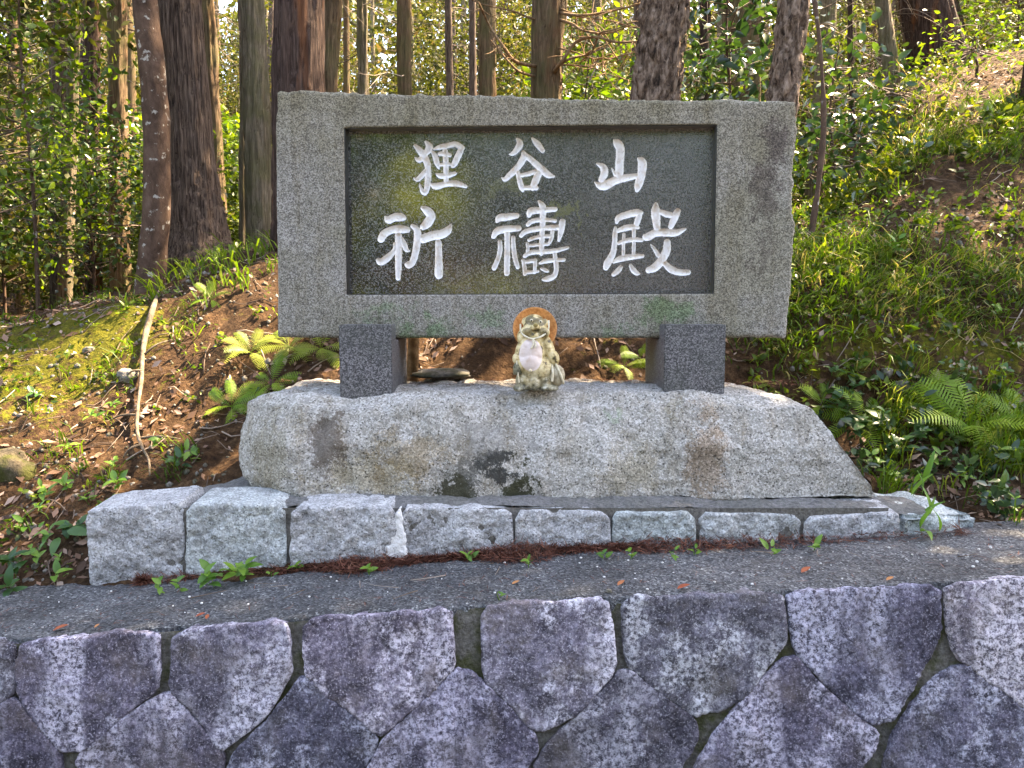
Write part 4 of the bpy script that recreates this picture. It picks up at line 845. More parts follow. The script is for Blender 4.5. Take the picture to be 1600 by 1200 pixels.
# ------------------------------------------------------------------ foliage builders
def rand_dirs(n, r, flat=0.0):
    d = r.normal(size=(n, 3)); d[:, 2] *= (1-flat); return d/np.linalg.norm(d, axis=1, keepdims=True)
def leaves(cen, size, r, tint, up=0.5, aspect=0.5, detail=False, droop=0.0):
    """many separate folded leaves -> (v, f, tint)"""
    n = len(cen); size = np.broadcast_to(size, (n,))
    nrm = r.normal(size=(n, 3))*(1-up); nrm[:, 2] += up; nrm /= np.linalg.norm(nrm, axis=1, keepdims=True)+1e-9
    d = r.normal(size=(n, 3)); d[:, 2] -= droop; d -= nrm*np.sum(d*nrm, 1, keepdims=True); d /= np.linalg.norm(d, axis=1, keepdims=True)+1e-9
    s = np.cross(nrm, d); S3 = size[:, None]; w = aspect*S3*.5
    if not detail:
        v = np.stack([cen, cen+d*S3*.45+s*w-nrm*w*.25, cen+d*S3, cen+d*S3*.45-s*w-nrm*w*.25], 1)
        f = np.arange(n*4).reshape(n, 4); v = v.reshape(-1, 3); f = np.concatenate([f[:, [0, 1, 2]], f[:, [0, 2, 3]]]); k = 4
    else:
        cv = -nrm*S3*.10
        v = np.stack([cen, cen+d*S3*.30+s*w*.92+nrm*w*.25, cen+d*S3*.65+s*w*.78+nrm*w*.2+cv*.5, cen+d*S3+cv*1.4, cen+d*S3*.65-s*w*.78+nrm*w*.2+cv*.5, cen+d*S3*.30-s*w*.92+nrm*w*.25, cen+d*S3*.33, cen+d*S3*.66+cv*.5], 1)
        b = np.arange(n)[:, None]*8; T = np.array([[0, 1, 6], [1, 2, 7], [1, 7, 6], [2, 3, 7], [0, 6, 5], [6, 7, 5], [5, 7, 4], [7, 3, 4]])
        f = (b[:, None, :]+T[None]).reshape(-1, 3); v = v.reshape(-1, 3); k = 8
    return v, f, np.repeat(np.broadcast_to(tint, (n,)), k)
def clumps(r, n, centres, sig, per=None):
    w = r.integers(0, len(centres), n); return centres[w]+r.normal(size=(n, 3))*sig, w
def crown_mesh(name, seed, n, rad, hgt, nclump, sig, size, mat, shape='cone', up=.45, aspect=.5, flatz=1.0, detail=False, z0=0.0, twigs=True):
    r = np.random.default_rng(seed); cs = []
    while len(cs) < nclump:
        p = r.uniform(-1, 1, 3); t = (p[2]+1)/2
        lim = (1-t)**.75*.95+.05 if shape == 'cone' else math.sqrt(max(0, 1-p[2]**2))
        q = math.hypot(p[0], p[1])
        if q < lim and q > lim*r.uniform(0, .8): cs.append((p[0]*rad, p[1]*rad, z0+t*hgt))
    cs = np.array(cs); c, w = clumps(r, n, cs, np.array([sig, sig, sig*.55*flatz]))
    ct = r.uniform(0, 1, nclump); tint = np.clip(ct[w]*.6+r.uniform(0, .5, n)-.05, 0, 1)
    v, f, a = leaves(c, size*r.uniform(.6, 1.3, n), r, tint, up, aspect, detail, .3)
    g = new_mesh(name, v, f, M[mat], False, {'tint': a})
    return g, cs
def limb_mesh(name, cs, r, base, mat, r0=.03, share=.8):
    """limbs from the trunk line out to the clumps"""
    g = Geo()
    for c in cs:
        if r.uniform() > share: continue
        z = max(base, c[2]-math.hypot(c[0], c[1])*r.uniform(.2, .6)); p0 = np.array([0, 0, z]); mid = (p0+c)/2+r.normal(size=3)*.12*np.linalg.norm(c-p0)
        pts = spline([p0, mid, c], 7); v, f = tube(pts, np.linspace(r0, r0*.15, 7)*r.uniform(.6, 1.2), 4); g.add(v, f, r.uniform(.2, .9))
    return g.mesh(name, mat)

# trunks -----------------------------------------------------------
def bark_disp(style, seed):
    def d(th, k, path, R):
        cx, sx = np.cos(th), np.sin(th); z = path[:, 2][:, None]; z = z+0*th
        if style == 'cedar':
            n = fbm(cx*R*55+0*z, sx*R*55+0*z, z*2.2+.5*vnoise(cx*3, sx*3, z*1.5, seed+9), 3, seed); return R*.0+.015*n-.020*np.clip(.16-abs(n), 0, .16)/.16
        if style == 'oak':
            w = .5*fbm(cx*3, sx*3, z*3, 2, seed+3); n = fbm(cx*R*42+w, sx*R*42+w, z*11+w, 3, seed); return .020*n-.022*np.clip(.2-abs(n), 0, .2)/.2
        if style == 'smooth': return .006*fbm(cx*R*14, sx*R*14, z*6, 3, seed)
        return .008*fbm(cx*R*40, sx*R*40, z*3, 3, seed)
    return d
def trunk_mesh(name, pts, radii, mat, style, seed, nseg=40, fine=.03, zfine=5.0):
    """pts: path knots from the ground up; dense rings where the photo can see"""
    pts = np.asarray(pts, float); dense = spline(pts, 400); seg = np.concatenate([[0], np.cumsum(np.linalg.norm(np.diff(dense, axis=0), axis=1))])
    rad = np.interp(np.linspace(0, 1, 400), np.linspace(0, 1, len(radii)), radii)
    s = [0.0]
    while s[-1] < seg[-1]: z = np.interp(s[-1], seg, dense[:, 2]); s.append(s[-1]+(fine if z < zfine else fine*6))
    s = np.array(s[:-1]+[seg[-1]]); path = np.stack([np.interp(s, seg, dense[:, q]) for q in range(3)], 1); R = np.interp(s, seg, rad)
    v, f = tube(path, R, nseg, bark_disp(style, seed)); return v, f

# crowns shared between trees
oak_crown, oak_cs = crown_mesh('oak_crown', 11, 13000, 3.6, 3.6, 90, .55, .16, 'leaf_forest', 'ball', .5, .6)
thin_crown, _ = crown_mesh('thin_oak_crown', 18, 4000, 3.6, 3.6, 60, .45, .16, 'leaf_forest', 'ball', .5, .6)
con_crown, con_cs = crown_mesh('conifer_crown', 12, 1300, 1.5, 7.0, 70, .30, .14, 'leaf_olive', 'cone', .35, .42)
con_crown2, con_cs2 = crown_mesh('conifer_crown_b', 13, 1200, 1.4, 6.5, 65, .30, .14, 'leaf_forest', 'cone', .35, .42)
lo_crown, lo_cs = crown_mesh('low_conifer_crown', 14, 9000, 2.0, 6.5, 110, .34, .12, 'leaf_olive', 'cone', .3, .4)
br_crown, br_cs = crown_mesh('broadleaf_crown', 15, 13000, 2.6, 5.0, 110, .42, .13, 'leaf_bright', 'ball', .5, .55)
lr = np.random.default_rng(5)
con_limb = limb_mesh('limbs', con_cs, lr, .3, M['twig'], .03); lo_limb = limb_mesh('limbs', lo_cs, lr, .2, M['twig'], .025, .9); oak_limb = limb_mesh('limbs', oak_cs, lr, -1.2, M['twig'], .06); shade_crown, _ = crown_mesh('shade_crown', 17, 12000, 2.6, 5.0, 90, .45, .15, 'leaf_dark', 'ball', .5, .6); lit_tone_crown, _ = crown_mesh('lit_tone_crown', 16, 6500, 2.2, 4.2, 15, .26, .14, 'leaf_lit_tone', 'ball', .5, .6); br_limb = limb_mesh('limbs', br_cs, lr, .2, M['twig'], .03)
def dead_twigs(seed, n, z0, z1, ln, r0=.010):
    """bare dead side branches of a shaded conifer, round a vertical trunk at the origin"""
    r = np.random.default_rng(seed); g = Geo()
    for _ in range(n):
        a = r.uniform(0, 2*np.pi); z = r.uniform(z0, z1); l = ln*r.uniform(.35, 1.1); d = np.array([math.cos(a), math.sin(a), r.uniform(-.35, .5)])
        p = [np.array([0, 0, z])]; 
        for q in range(4): d = d+r.normal(size=3)*.22; p.append(p[-1]+d*l/4)
        pts = spline(p, 9); rad = np.linspace(r0, r0*.25, 9)*r.uniform(.6, 1.3); v, f = tube(pts, rad, 4); t = r.uniform(.1, 1); g.add(v, f, t)
        for q in range(r.integers(2, 6)):
            i0 = r.integers(2, 8); e = d*.3+r.normal(size=3)*.6; v, f = tube(spline([pts[i0], pts[i0]+e*l*.18, pts[i0]+e*l*.33+r.normal(size=3)*.03], 5), np.linspace(r0*.4, r0*.15, 5), 3); g.add(v, f, t)
    return g.mesh('dead_branches', M['twig'])
twig_a = dead_twigs(31, 46, 1.0, 7.5, 1.5); twig_b = dead_twigs(32, 34, .5, 6.5, 1.1, .008)

CROWN_THIN = .72
def tree(px, xb, xt, Y, wb_, wt, style, mat, label, group, H=13.0, crown=None, climb=None, cz=6.0, twigs=None, yb_=None, bend=0.0, flare=1.0, seed=0, cscale=1.0, name='conifer_tree', nseg=40, fine=.03, cat='tree', limbs=None, coff=(0, 0)):
    """xb: photo column at the foot, xt: photo column at the top edge of the photo; widths in photo pixels"""
    X0 = (xb-800)/FPX*Y; z0 = float(ground(X0, Y)); ztop = P(xt, 0, Y)[2]; Xt = P(xt, 0, Y)[0]
    sl = (Xt-X0)/max(ztop-z0, .5); knots = []; hs = [-.15, .0, .12, .35, .8, 1.5, 2.4, 3.6, 5.5, 8.0, H]
    rb, rt = wb_*.5*Y/FPX, wt*.5*Y/FPX; rad = []
    for h in hs:
        hh = h; X = X0+sl*hh if hh < 5 else X0+sl*5+sl*.4*(hh-5)
        X += bend*math.sin(min(h, 5)*1.6)*.06; tb_ = max(0, min(1.2, (h-3.0)/(cz+.5-3.0))) if coff != (0, 0) else 0; knots.append((X-X0+coff[0]*tb_, 0.02*math.sin(h*1.1+seed)+coff[1]*tb_, h))
        t = min(max(h/max(ztop-z0, .5), 0), 1); r_ = rb+(rt-rb)*t
        fl = 1+(flare-1)*math.exp(-max(h, 0)/.28); r_ *= fl
        if h > ztop-z0: r_ *= max(.15, 1-(h-(ztop-z0))/(H*1.05-(ztop-z0)))
        rad.append(r_)
    if crown in (con_crown, con_crown2): cscale = cscale*CROWN_THIN
    root = empty(name, (X0, Y, z0), label, cat, group)
    v, f = trunk_mesh('trunk', knots, rad, M[mat], style, 500+seed*13, nseg, fine, ztop-z0+.4)
    link('trunk', new_mesh('trunk', v, f, M[mat]), root)
    at = lambda h: np.interp(h, hs, [q[0] for q in knots]); ay_ = lambda h: np.interp(h, hs, [q[1] for q in knots])
    if crown is not None:
        o = link('crown', crown, root, loc=(at(cz), ay_(cz), cz), rot=(0, 0, seed*1.7 if np.isscalar(cscale) else (seed % 2)*math.pi), scale=cscale)
        if limbs is not None: link('limbs', limbs, root, loc=(at(cz), ay_(cz), cz), rot=(0, 0, seed*1.7 if np.isscalar(cscale) else (seed % 2)*math.pi), scale=cscale)
    if twigs is not None: link('dead_branches', twigs, root, loc=(at(2), 0, 0), rot=(0, 0, seed*2.3))
    return root
GT = 'trees standing in the wood behind the slab'
# left of the slab
tree(0, 236, 232, 6.0, 40, 36, 'smooth', 'smooth_bark', 'slim brown tree with white lichen spots, just left of the big cedar', GT, 9, con_crown2, con_limb, 5.0, bend=1.0, seed=1, flare=1.15, name='lichened_tree', limbs=con_limb)
tree(0, 318, 281, 6.5, 70, 58, 'cedar', 'cedar', 'thick cedar with fibrous grey-brown bark and flared foot left of the slab', GT, 15, con_crown, None, 7.0, seed=2, flare=1.7, nseg=72, fine=.022, name='cedar_tree', limbs=con_limb)
tree(0, 350, 323, 8.2, 27, 23, 'cedar', 'cypress', 'slender pale brown trunk right behind the thick cedar', GT, 13, con_crown2, None, 6.5, seed=3, limbs=con_limb)
tree(0, 383, 381, 7.2, 10, 9, 'smooth', 'mossy_bark', 'pencil-thin green sapling trunk between cedar and mossy trunk', GT, 5, None, None, 4, seed=4, nseg=12, name='sapling', fine=.06)
tree(0, 413, 394, 7.0, 42, 36, 'cedar', 'mossy_bark', 'mossy two-toned trunk standing close left of the slab', GT, 14, con_crown, None, 6.5, twigs=None, seed=5, limbs=con_limb)
tree(0, 468, 467, 5.4, 78, 72, 'cedar', 'cedar_dark', 'thick dark purplish cedar rising behind the left end of the slab', GT, 15, con_crown2, None, 7.0, seed=6, nseg=72, fine=.022, name='cedar_tree', limbs=con_limb)
tree(0, 500, 521, 7.4, 22, 24, 'cedar', 'cypress', 'brown trunk leaning right, half hidden by the dark cedar', GT, 13, con_crown, None, 6.5, seed=7, limbs=con_limb)
tree(0, 190, 184, 9.0, 30, 27, 'cedar', 'cypress', 'brown trunk just left of the lichened slim tree', GT, 13, con_crown2, None, 6.0, twig_a, seed=8, limbs=con_limb)
tree(0, 150, 143, 10.0, 24, 20, 'cedar', 'cedar_dark', 'dark trunk with bare dead branches behind the left foliage', GT, 12, con_crown, None, 6.5, twig_a, seed=9, limbs=con_limb)
tree(0, 98, 90, 11.0, 28, 24, 'cedar', 'cedar', 'greyish trunk deep behind the leafy thicket at far left', GT, 13, con_crown2, None, 7, seed=10, limbs=con_limb)
tree(0, 104, 116, 8.5, 22, 16, 'plain', 'mossy_bark', 'short mossy trunk at the left thicket, low in the gully', GT, 9, br_crown, None, 5, seed=11, limbs=br_limb, name='broadleaf_tree')
tree(0, 128, 132, 12.5, 18, 17, 'cedar', 'cedar', 'slim trunk deep in the wood at left, behind dead branches', GT, 13, con_crown, None, 6, twig_b, seed=12, limbs=con_limb)
# above the slab
tree(0, 546, 541, 14, 9, 9, 'plain', 'cypress', 'thin distant trunk above the slab, right of the dark cedar', GT, 14, con_crown2, None, 7, twig_b, seed=13, nseg=14, fine=.1, limbs=con_limb)
tree(0, 573, 566, 11, 17, 15, 'cedar', 'mossy_bark', 'straight olive trunk above the left part of the slab', GT, 13, con_crown, None, 7, twig_a, seed=14, limbs=con_limb)
tree(0, 637, 631, 9, 22, 20, 'cedar', 'cypress', 'mid-sized tan trunk above the first character of the top row', GT, 13, con_crown2, None, 7, twig_a, seed=15, limbs=con_limb)
tree(0, 709, 700, 14, 12, 11, 'plain', 'cedar', 'thin grey leaning trunk above the middle of the slab', GT, 14, con_crown, None, 7.5, twig_b, seed=16, nseg=14, fine=.1, limbs=con_limb)
tree(0, 741, 738, 16, 11, 11, 'plain', 'cedar', 'faint grey trunk just left of the orange-tinted one', GT, 14, con_crown2, None, 7.5, None, seed=17, nseg=14, fine=.1, limbs=con_limb)
tree(0, 762, 762, 9.2, 26, 25, 'cedar', 'cypress', 'orange-tinted trunk left of the branching tree above the slab', GT, 13, con_crown, None, 7, None, seed=18, limbs=con_limb)
tb = tree(0, 848, 857, 6.6, 42, 48, 'cedar', 'cypress', 'reddish branching tree with bare orange limbs above the slab centre', GT, 12, con_crown, None, 6.5, None, seed=19, nseg=56, name='branching_tree', limbs=con_limb)
oa = tree(0, 1001, 1040, 5.6, 74, 70, 'oak', 'oak', 'thick rough-barked oak leaning right above the slab', GT, 9, oak_crown, None, 5.6, None, seed=20, nseg=84, fine=.018, name='oak_tree', limbs=oak_limb, cscale=(.62, .50, .62), coff=(2.0, -1.9))
tree(0, 1096, 1101, 9, 16, 16, 'cedar', 'cedar_dark', 'narrow dark brown trunk between the two oaks', GT, 12, con_crown2, None, 7, None, seed=21, limbs=con_limb)
tree(0, 1150, 1158, 9.5, 56, 54, 'cedar', 'cypress', 'wide red-brown trunk screened by dark glossy leaves between the oaks', GT, 14, con_crown, None, 7, None, seed=22, nseg=56, limbs=con_limb)
ob = tree(0, 1192, 1240, 5.3, 46, 42, 'oak', 'oak', 'rough-barked oak leaning right at the right end of the slab', GT, 9, oak_crown, None, 5.6, None, seed=23, nseg=64, fine=.018, name='oak_tree', cscale=(.78, .56, .78), limbs=oak_limb, coff=(2.6, -1.2))
tree(0, 1258, 1252, 4.9, 9, 7, 'smooth', 'smooth_bark', 'thin curved sapling stem rising beside the right end of the slab', GT, 4.2, None, None, 3, seed=24, nseg=14, bend=2.0, name='sapling', fine=.05)
# right bank
tree(0, 1322, 1330, 9, 9, 8, 'plain', 'cedar_dark', 'thin dark stem right of the leaning oak', GT, 7, None, None, 5, twig_b, seed=25, nseg=14, fine=.08, name='sapling')
tree(0, 1384, 1380, 8, 24, 19, 'cedar', 'mossy_bark', 'mid-sized mossy trunk at the top of the grassy bank', GT, 11, con_crown2, None, 5.6, None, seed=26, limbs=con_limb, cscale=.7)
tree(0, 1444, 1446, 8.6, 78, 66, 'cedar', 'cedar_dark', 'thick dark cedar with a tangle of dry stems at its foot on the bank', GT, 14, con_crown, None, 6, dead_twigs(33, 90, -.2, 1.4, .75, .005), seed=27, nseg=72, name='cedar_tree', limbs=con_limb, cscale=1.2)
tree(0, 1418, 1412, 9.6, 26, 24, 'cedar', 'cypress', 'pale brown trunk tucked behind the thick cedar on the bank', GT, 13, con_crown2, None, 6, None, seed=28, limbs=con_limb)
tree(0, 1586, 1606, 6.4, 34, 26, 'plain', 'cedar_dark', 'dark curved trunk at the right edge on the bank', GT, 9, thin_crown, None, 4.6, None, seed=29, limbs=oak_limb, name='broadleaf_tree', bend=1.5, cscale=.72, coff=(4.7, -.2))
tree(0, 1488, 1486, 10.5, 20, 18, 'cedar', 'cedar', 'slim brown trunk right behind the thick cedar on the bank', GT, 13, con_crown, None, 6, twig_b, seed=30, limbs=con_limb)
tree(0, 1760, 1775, 6.2, 40, 36, 'oak', 'oak', 'oak standing just past the right edge of the view', GT, 9, oak_crown, None, 4.0, None, seed=31, limbs=oak_limb, name='oak_tree', coff=(2.0, -2.0), cscale=(1.0, .50, .9))

# bare limbs of the branching tree, each a part
BO = np.array(tb.location[:])
LIMBS = [([(842, 104), (806, 96), (786, 72), (766, 42), (748, 4)], 6.5), ([(846, 32), (826, 27), (800, 17), (752, 6), (730, -6)], 4), ([(838, 120), (812, 112), (796, 98), (776, 74), (766, 62)], 4.5),
         ([(862, 116), (878, 96), (900, 66), (930, 58), (965, 66), (1004, 64)], 6.5), ([(864, 108), (890, 92), (920, 84), (930, 70), (937, 52), (960, 46), (990, 34)], 4.5), ([(872, 30), (895, 38), (912, 48), (948, 52), (985, 40)], 5),
         ([(874, 20), (905, 24), (940, 20), (985, 10), (1012, 0)], 5), ([(872, 12), (892, 20), (915, 28), (950, 32), (1000, 44)], 3), ([(868, 74), (900, 82), (930, 92), (965, 88), (1000, 80)], 3), ([(866, 98), (915, 104), (960, 96), (1000, 84)], 2.6), ([(868, 100), (920, 104), (950, 116), (985, 126)], 2.6)]
for q, (pl, w) in enumerate(LIMBS):
    r = np.random.default_rng(700+q); pts = []
    for j_, (x, y) in enumerate(pl): pts.append(P(x, y, 6.6+(-.02 if j_ == 0 else r.uniform(-.25, .05)-.10*j_))-BO)
    path = spline(pts, 36); v, f = tube(path, np.linspace(w, w*.4, 36)*.5*6.4/FPX, 8); g = Geo(); g.add(v, f, .5)
    for s_ in range(9):
        i0 = r.integers(8, 35); e = r.normal(size=3)*.5+np.array([0, 0, .1]); v, f = tube(spline([path[i0], path[i0]+e*.10, path[i0]+e*.22+r.normal(size=3)*.03], 6), np.linspace(.006, .0015, 6), 4); g.add(v, f, .5)
    vv, ff, aa = g.arr(); link('limb', new_mesh('limb', vv, ff, M['branch']), tb)

ZONES = [(213, 'left of the lichened tree'), (430, 'between lichened tree and dark cedar'), (832, 'between dark cedar and branching tree'), (985, 'between branching tree and thick oak'), (1250, 'between the two rough oaks'), (9999, 'above the right bank')]
ORD = ['first', 'second', 'third', 'fourth', 'fifth', 'sixth', 'seventh', 'eighth', 'ninth', 'tenth', 'eleventh', 'twelfth', 'thirteenth', 'fourteenth', 'fifteenth', 'sixteenth', 'seventeenth', 'eighteenth', 'nineteenth', 'twentieth']
def zone_labels(sp, what):
    z = [next(i for i, (e, _) in enumerate(ZONES) if X/Y*FPX+800 < e) for X, Y in sp]; out = []
    for i, (X, Y) in enumerate(sp):
        k = sum(1 for j in range(len(sp)) if z[j] == z[i] and sp[j][0]/sp[j][1] < X/Y); out.append('%s %s, %s from the left' % (what, ZONES[z[i]][1], ORD[k]))
    return out
# deeper wood: slender conifers with foliage down to the undergrowth
dr = np.random.default_rng(44); n_far = 0
far_trunk = {}
for sd in range(3):
    v, f = trunk_mesh('trunk', [(0, 0, -.3), (.02*sd, 0, 1), (.05, .03, 4), (-.03, 0, 8), (0, 0, 13)], [.14, .125, .11, .08, .02], None, 'cedar', 900+sd, 20, .12, 9)
    far_trunk[sd] = new_mesh('trunk', v, f, M[('cedar', 'cypress', 'mossy_bark')[sd]])
spots = []
for _ in range(4000):
    Y = dr.uniform(11.5, 30); px = dr.uniform(-40, 1640); X = (px-800)/FPX*Y
    if 600 < px < 980 and Y < 13: continue
    if any((X-a)**2+(Y-b)**2 < 1.25**2 for a, b in spots): continue
    spots.append((X, Y))
    if len(spots) >= 66: break
tl = zone_labels(spots, 'far slender conifer')
n_in = len(spots); er = np.random.default_rng(45)
for side in (-1, 1):
    for q in range(11):
        Y = er.uniform(5.5, 17) if side < 0 else er.uniform(12, 20); X = side*(Y*er.uniform(.76, 1.15)+.6); spots.append((X, Y)); tl.append('conifer past the %s edge of the view, %s of those in its group' % ('left' if side < 0 else 'right', ORD[q]))
for q, (X, Y) in enumerate(spots):
    z = float(ground(X, Y)); root = empty('conifer_tree', (X, Y, z-.1), tl[q], 'tree', 'slender conifers deep in the wood')
    s_ = dr.uniform(.8, 1.15); link('trunk', far_trunk[q % 3], root, rot=(dr.uniform(-.03, .03), dr.uniform(-.03, .03), dr.uniform(0, 6)), scale=s_)
    rz = dr.uniform(0, 6)
    if Y > 18 or (q >= n_in and X < 0): link('crown', lo_crown, root, loc=(0, 0, dr.uniform(1.0, 3.4)), rot=(0, 0, rz), scale=s_*1.05); link('limbs', lo_limb, root, loc=(0, 0, 1.6), rot=(0, 0, rz), scale=s_)
    else: link('crown', con_crown if q % 2 else con_crown2, root, loc=(0, 0, dr.uniform(6.5, 8.5)), rot=(0, 0, rz), scale=s_*.6)
    if Y < 22: link('dead_branches', twig_a if q % 2 else twig_b, root, rot=(0, 0, rz), scale=s_)

# undergrowth bushes between the trunks
und, und_cs = crown_mesh('foliage', 51, 5200, 1.0, 1.9, 60, .20, .085, 'leaf_bright', 'ball', .55, .5, detail=False, z0=.15)
und2, und2_cs = crown_mesh('foliage_b', 52, 5200, 1.1, 2.3, 60, .22, .09, 'leaf_forest', 'ball', .5, .5, z0=.15)
und4, _ = crown_mesh('foliage_d', 54, 4200, 1.0, 2.0, 60, .22, .085, 'leaf_olive', 'ball', .4, .45, z0=.15)
und3, und3_cs = crown_mesh('foliage_c', 53, 3600, .8, 1.6, 50, .18, .085, 'leaf_dark', 'ball', .5, .5, z0=.1)
und_st = limb_mesh('stems', und_cs, lr, .0, M['twig'], .012, .5)
ur = np.random.default_rng(61); US = []
for _ in range(3000):
    Y = ur.uniform(7.6, 20); px = ur.uniform(-20, 1620); X = (px-800)/FPX*Y
    if any((X-a)**2+(Y-b)**2 < 1.15**2 for a, b in US): continue
    if 440 < px < 1250 and Y < 9.5: continue
    if px > 1240 and Y < 14: continue
    if px < 430 and Y < 10: continue
    US.append((X, Y))
    if len(US) >= 40: break
ul = zone_labels(US, 'far leafy shrub')
for side in (-1, 1):
    for q in range(12):
        Y = er.uniform(5.0, 14) if side < 0 else er.uniform(8, 14); US.append((side*(Y*er.uniform(.74, 1.1)+.5), Y)); ul.append('leafy shrub past the %s edge of the view, %s of those in its group' % ('left' if side < 0 else 'right', ORD[q]))
for q, (X, Y) in enumerate(US):
    left = X/Y < -.3
    root = empty('forest_shrub', (X, Y, float(ground(X, Y))-.05), ul[q], 'shrub', 'shrubs deeper in the wood', ur.uniform(0, 6), ur.uniform(.6, 1.25)*(1.1 if left else .9))
    link('foliage', (und2, und4, und)[q % 3], root); link('stem', und_st, root)

# leafy young trees at far left
def leafy(px, py_foot, Y, hgt, rad, n, mat, label, seed, size=.065, z0=.25, name='young_broadleaf_tree', nclump=70, stem=.018, cat='tree', group=None, sig=.16, shape='ball', aspect=.5):
    X = (px-800)/FPX*Y; root = empty(name, (X, Y, float(ground(X, Y))-.03), label, cat, group)
    g, cs = crown_mesh('crown', seed, n, rad, hgt, nclump, sig, size, mat, shape, .5, aspect, detail=True, z0=z0)
    link('crown', g, root); r = np.random.default_rng(seed)
    top = z0+hgt*.85; pts = [(0, 0, -.1), (.02, .0, top*.3), (-.03, .02, top*.6), (.02, 0, top)]; v, f = tube(spline(pts, 20), np.linspace(stem, stem*.25, 20), 8); link('trunk', new_mesh('trunk', v, f, M['smooth_bark']), root)
    link('limbs', limb_mesh('limbs', cs, r, .3, M['twig'], .007, .9), root)
    return root
leafy(62, 480, 6.2, 3.6, .62, 1700, 'leaf_bright', 'young broadleaf tree with bright leaves on a thin dark stem at far left', 71, z0=.5)
leafy(-10, 480, 5.6, 3.4, .8, 1900, 'leaf_bright', 'bright leafy young tree cut by the left edge', 72, z0=.2)
leafy(150, 470, 7.2, 1.9, .75, 1300, 'leaf_dark', 'dark-leaved bush below the dead branches at left', 73, z0=.15, name='broadleaf_shrub', cat='shrub')
leafy(10, 500, 7.6, 4.0, .9, 1500, 'leaf_bright', 'tall leafy tree filling the left background', 74, size=.075, z0=.3)
leafy(275, 440, 7.4, 1.5, .7, 1300, 'leaf_forest', 'low bush between the lichened tree and the thick cedar', 75, z0=.05, name='broadleaf_shrub', cat='shrub')
leafy(1130, 150, 5.9, 2.3, .42, 620, 'leaf_dark', 'glossy dark-leaved camellia bush above the slab between the oaks', 76, size=.10, z0=.5, name='camellia_shrub', cat='shrub', nclump=45, sig=.12)
leafy(1060, 150, 6.6, 1.6, .42, 420, 'leaf_dark', 'low glossy bush peeking over the slab right of the thick oak', 77, size=.10, z0=.2, name='camellia_shrub', cat='shrub', nclump=30)
leafy(915, 150, 7.2, 1.75, .55, 700, 'leaf_bright', 'bright leafy bush peeking over the slab centre right', 78, size=.085, z0=.2, name='broadleaf_shrub', cat='shrub', nclump=40)
leafy(1290, 300, 6.2, 1.3, .42, 300, 'leaf_dark', 'dark glossy bush right of the leaning oak on the bank', 79, size=.10, z0=.25, name='camellia_shrub', cat='shrub', nclump=40)
leafy(1560, 90, 10.5, 2.6, 1.5, 2200, 'leaf_bright', 'sunlit leafy bush at the top right of the bank', 80, size=.085, z0=.3, name='broadleaf_shrub', cat='shrub')
leafy(1345, 110, 11.5, 2.2, .9, 1200, 'leaf_forest', 'leafy bush behind the mossy trunk on the bank', 81, size=.085, z0=.3, name='broadleaf_shrub', cat='shrub')

leafy(1385, 200, 6.9, .55, .4, 300, 'leaf_forest', 'low bush on the ridge below the thick bank cedar', 82, size=.06, z0=.02, name='broadleaf_shrub', cat='shrub', nclump=30)
leafy(1500, 160, 7.6, .6, .55, 380, 'leaf_bright', 'low sunlit bush on the ridge right of the bank cedar', 83, size=.055, z0=.02, name='broadleaf_shrub', cat='shrub', nclump=28)
leafy(1330, 290, 5.7, .7, .4, 320, 'leaf_dark', 'small dark bush where the ridge meets the slab end', 84, size=.07, z0=.02, name='camellia_shrub', cat='shrub', nclump=22)
# far hillside wood that reads as one mass
fr = np.random.default_rng(91); n = 120000
Y = fr.uniform(26, 62, n); X = fr.uniform(-1.3, 1.3, n)*Y
cl = fr.integers(0, 1300, n); cy = fr.uniform(26, 62, 1300); cx = fr.uniform(-1.3, 1.3, 1300)*cy; chh = fr.uniform(1.5, 9.5, 1300)
cen = np.stack([cx[cl]+fr.normal(size=n)*1.1, cy[cl]+fr.normal(size=n)*1.1, ground0(cx[cl], cy[cl])+chh[cl]+fr.normal(size=n)*.8], 1)
v, f, a = leaves(cen, .42*fr.uniform(.6, 1.3, n), fr, np.clip(fr.uniform(0, 1, 1300)[cl]*.6+fr.uniform(0, .5, n), 0, 1), .4, .5)
tag(link('far_wood', new_mesh('far_wood', v, f, M['leaf_olive'], False, {'tint': a})), 'distant sunlit foliage of the wooded hillside', 'wood', kind='stuff')

# trees across the road: the polished panel mirrors them
for q, (X, Y, s_) in enumerate(((-3.6, -8.5, 1.25), (-1.6, -13.0, 2.1), (3.6, -13.5, 2.0), (8.0, -11, 1.5), (12.5, -9.5, 1.3), (-7.6, -12.0, 2.0))):
    root = empty('roadside_tree', (X, Y, -.3), 'leafy tree across the road mirrored in the panel, %s from left' % ORD[[5, 4, 3, 2, 1, 0].index(sorted(range(6), key=lambda i_: (-3.6, -1.6, 3.6, 8.0, 12.5, -7.6)[i_]).index(q))], 'tree', 'trees across the road'); link('crown', lit_tone_crown if q in (0,) else shade_crown, root, loc=(0, 0, .4), rot=(0, 0, q*1.3), scale=(s_*1.1, s_*1.1, s_*.95)); link('trunk', far_trunk[q % 3], root, scale=(1, 1, .42))

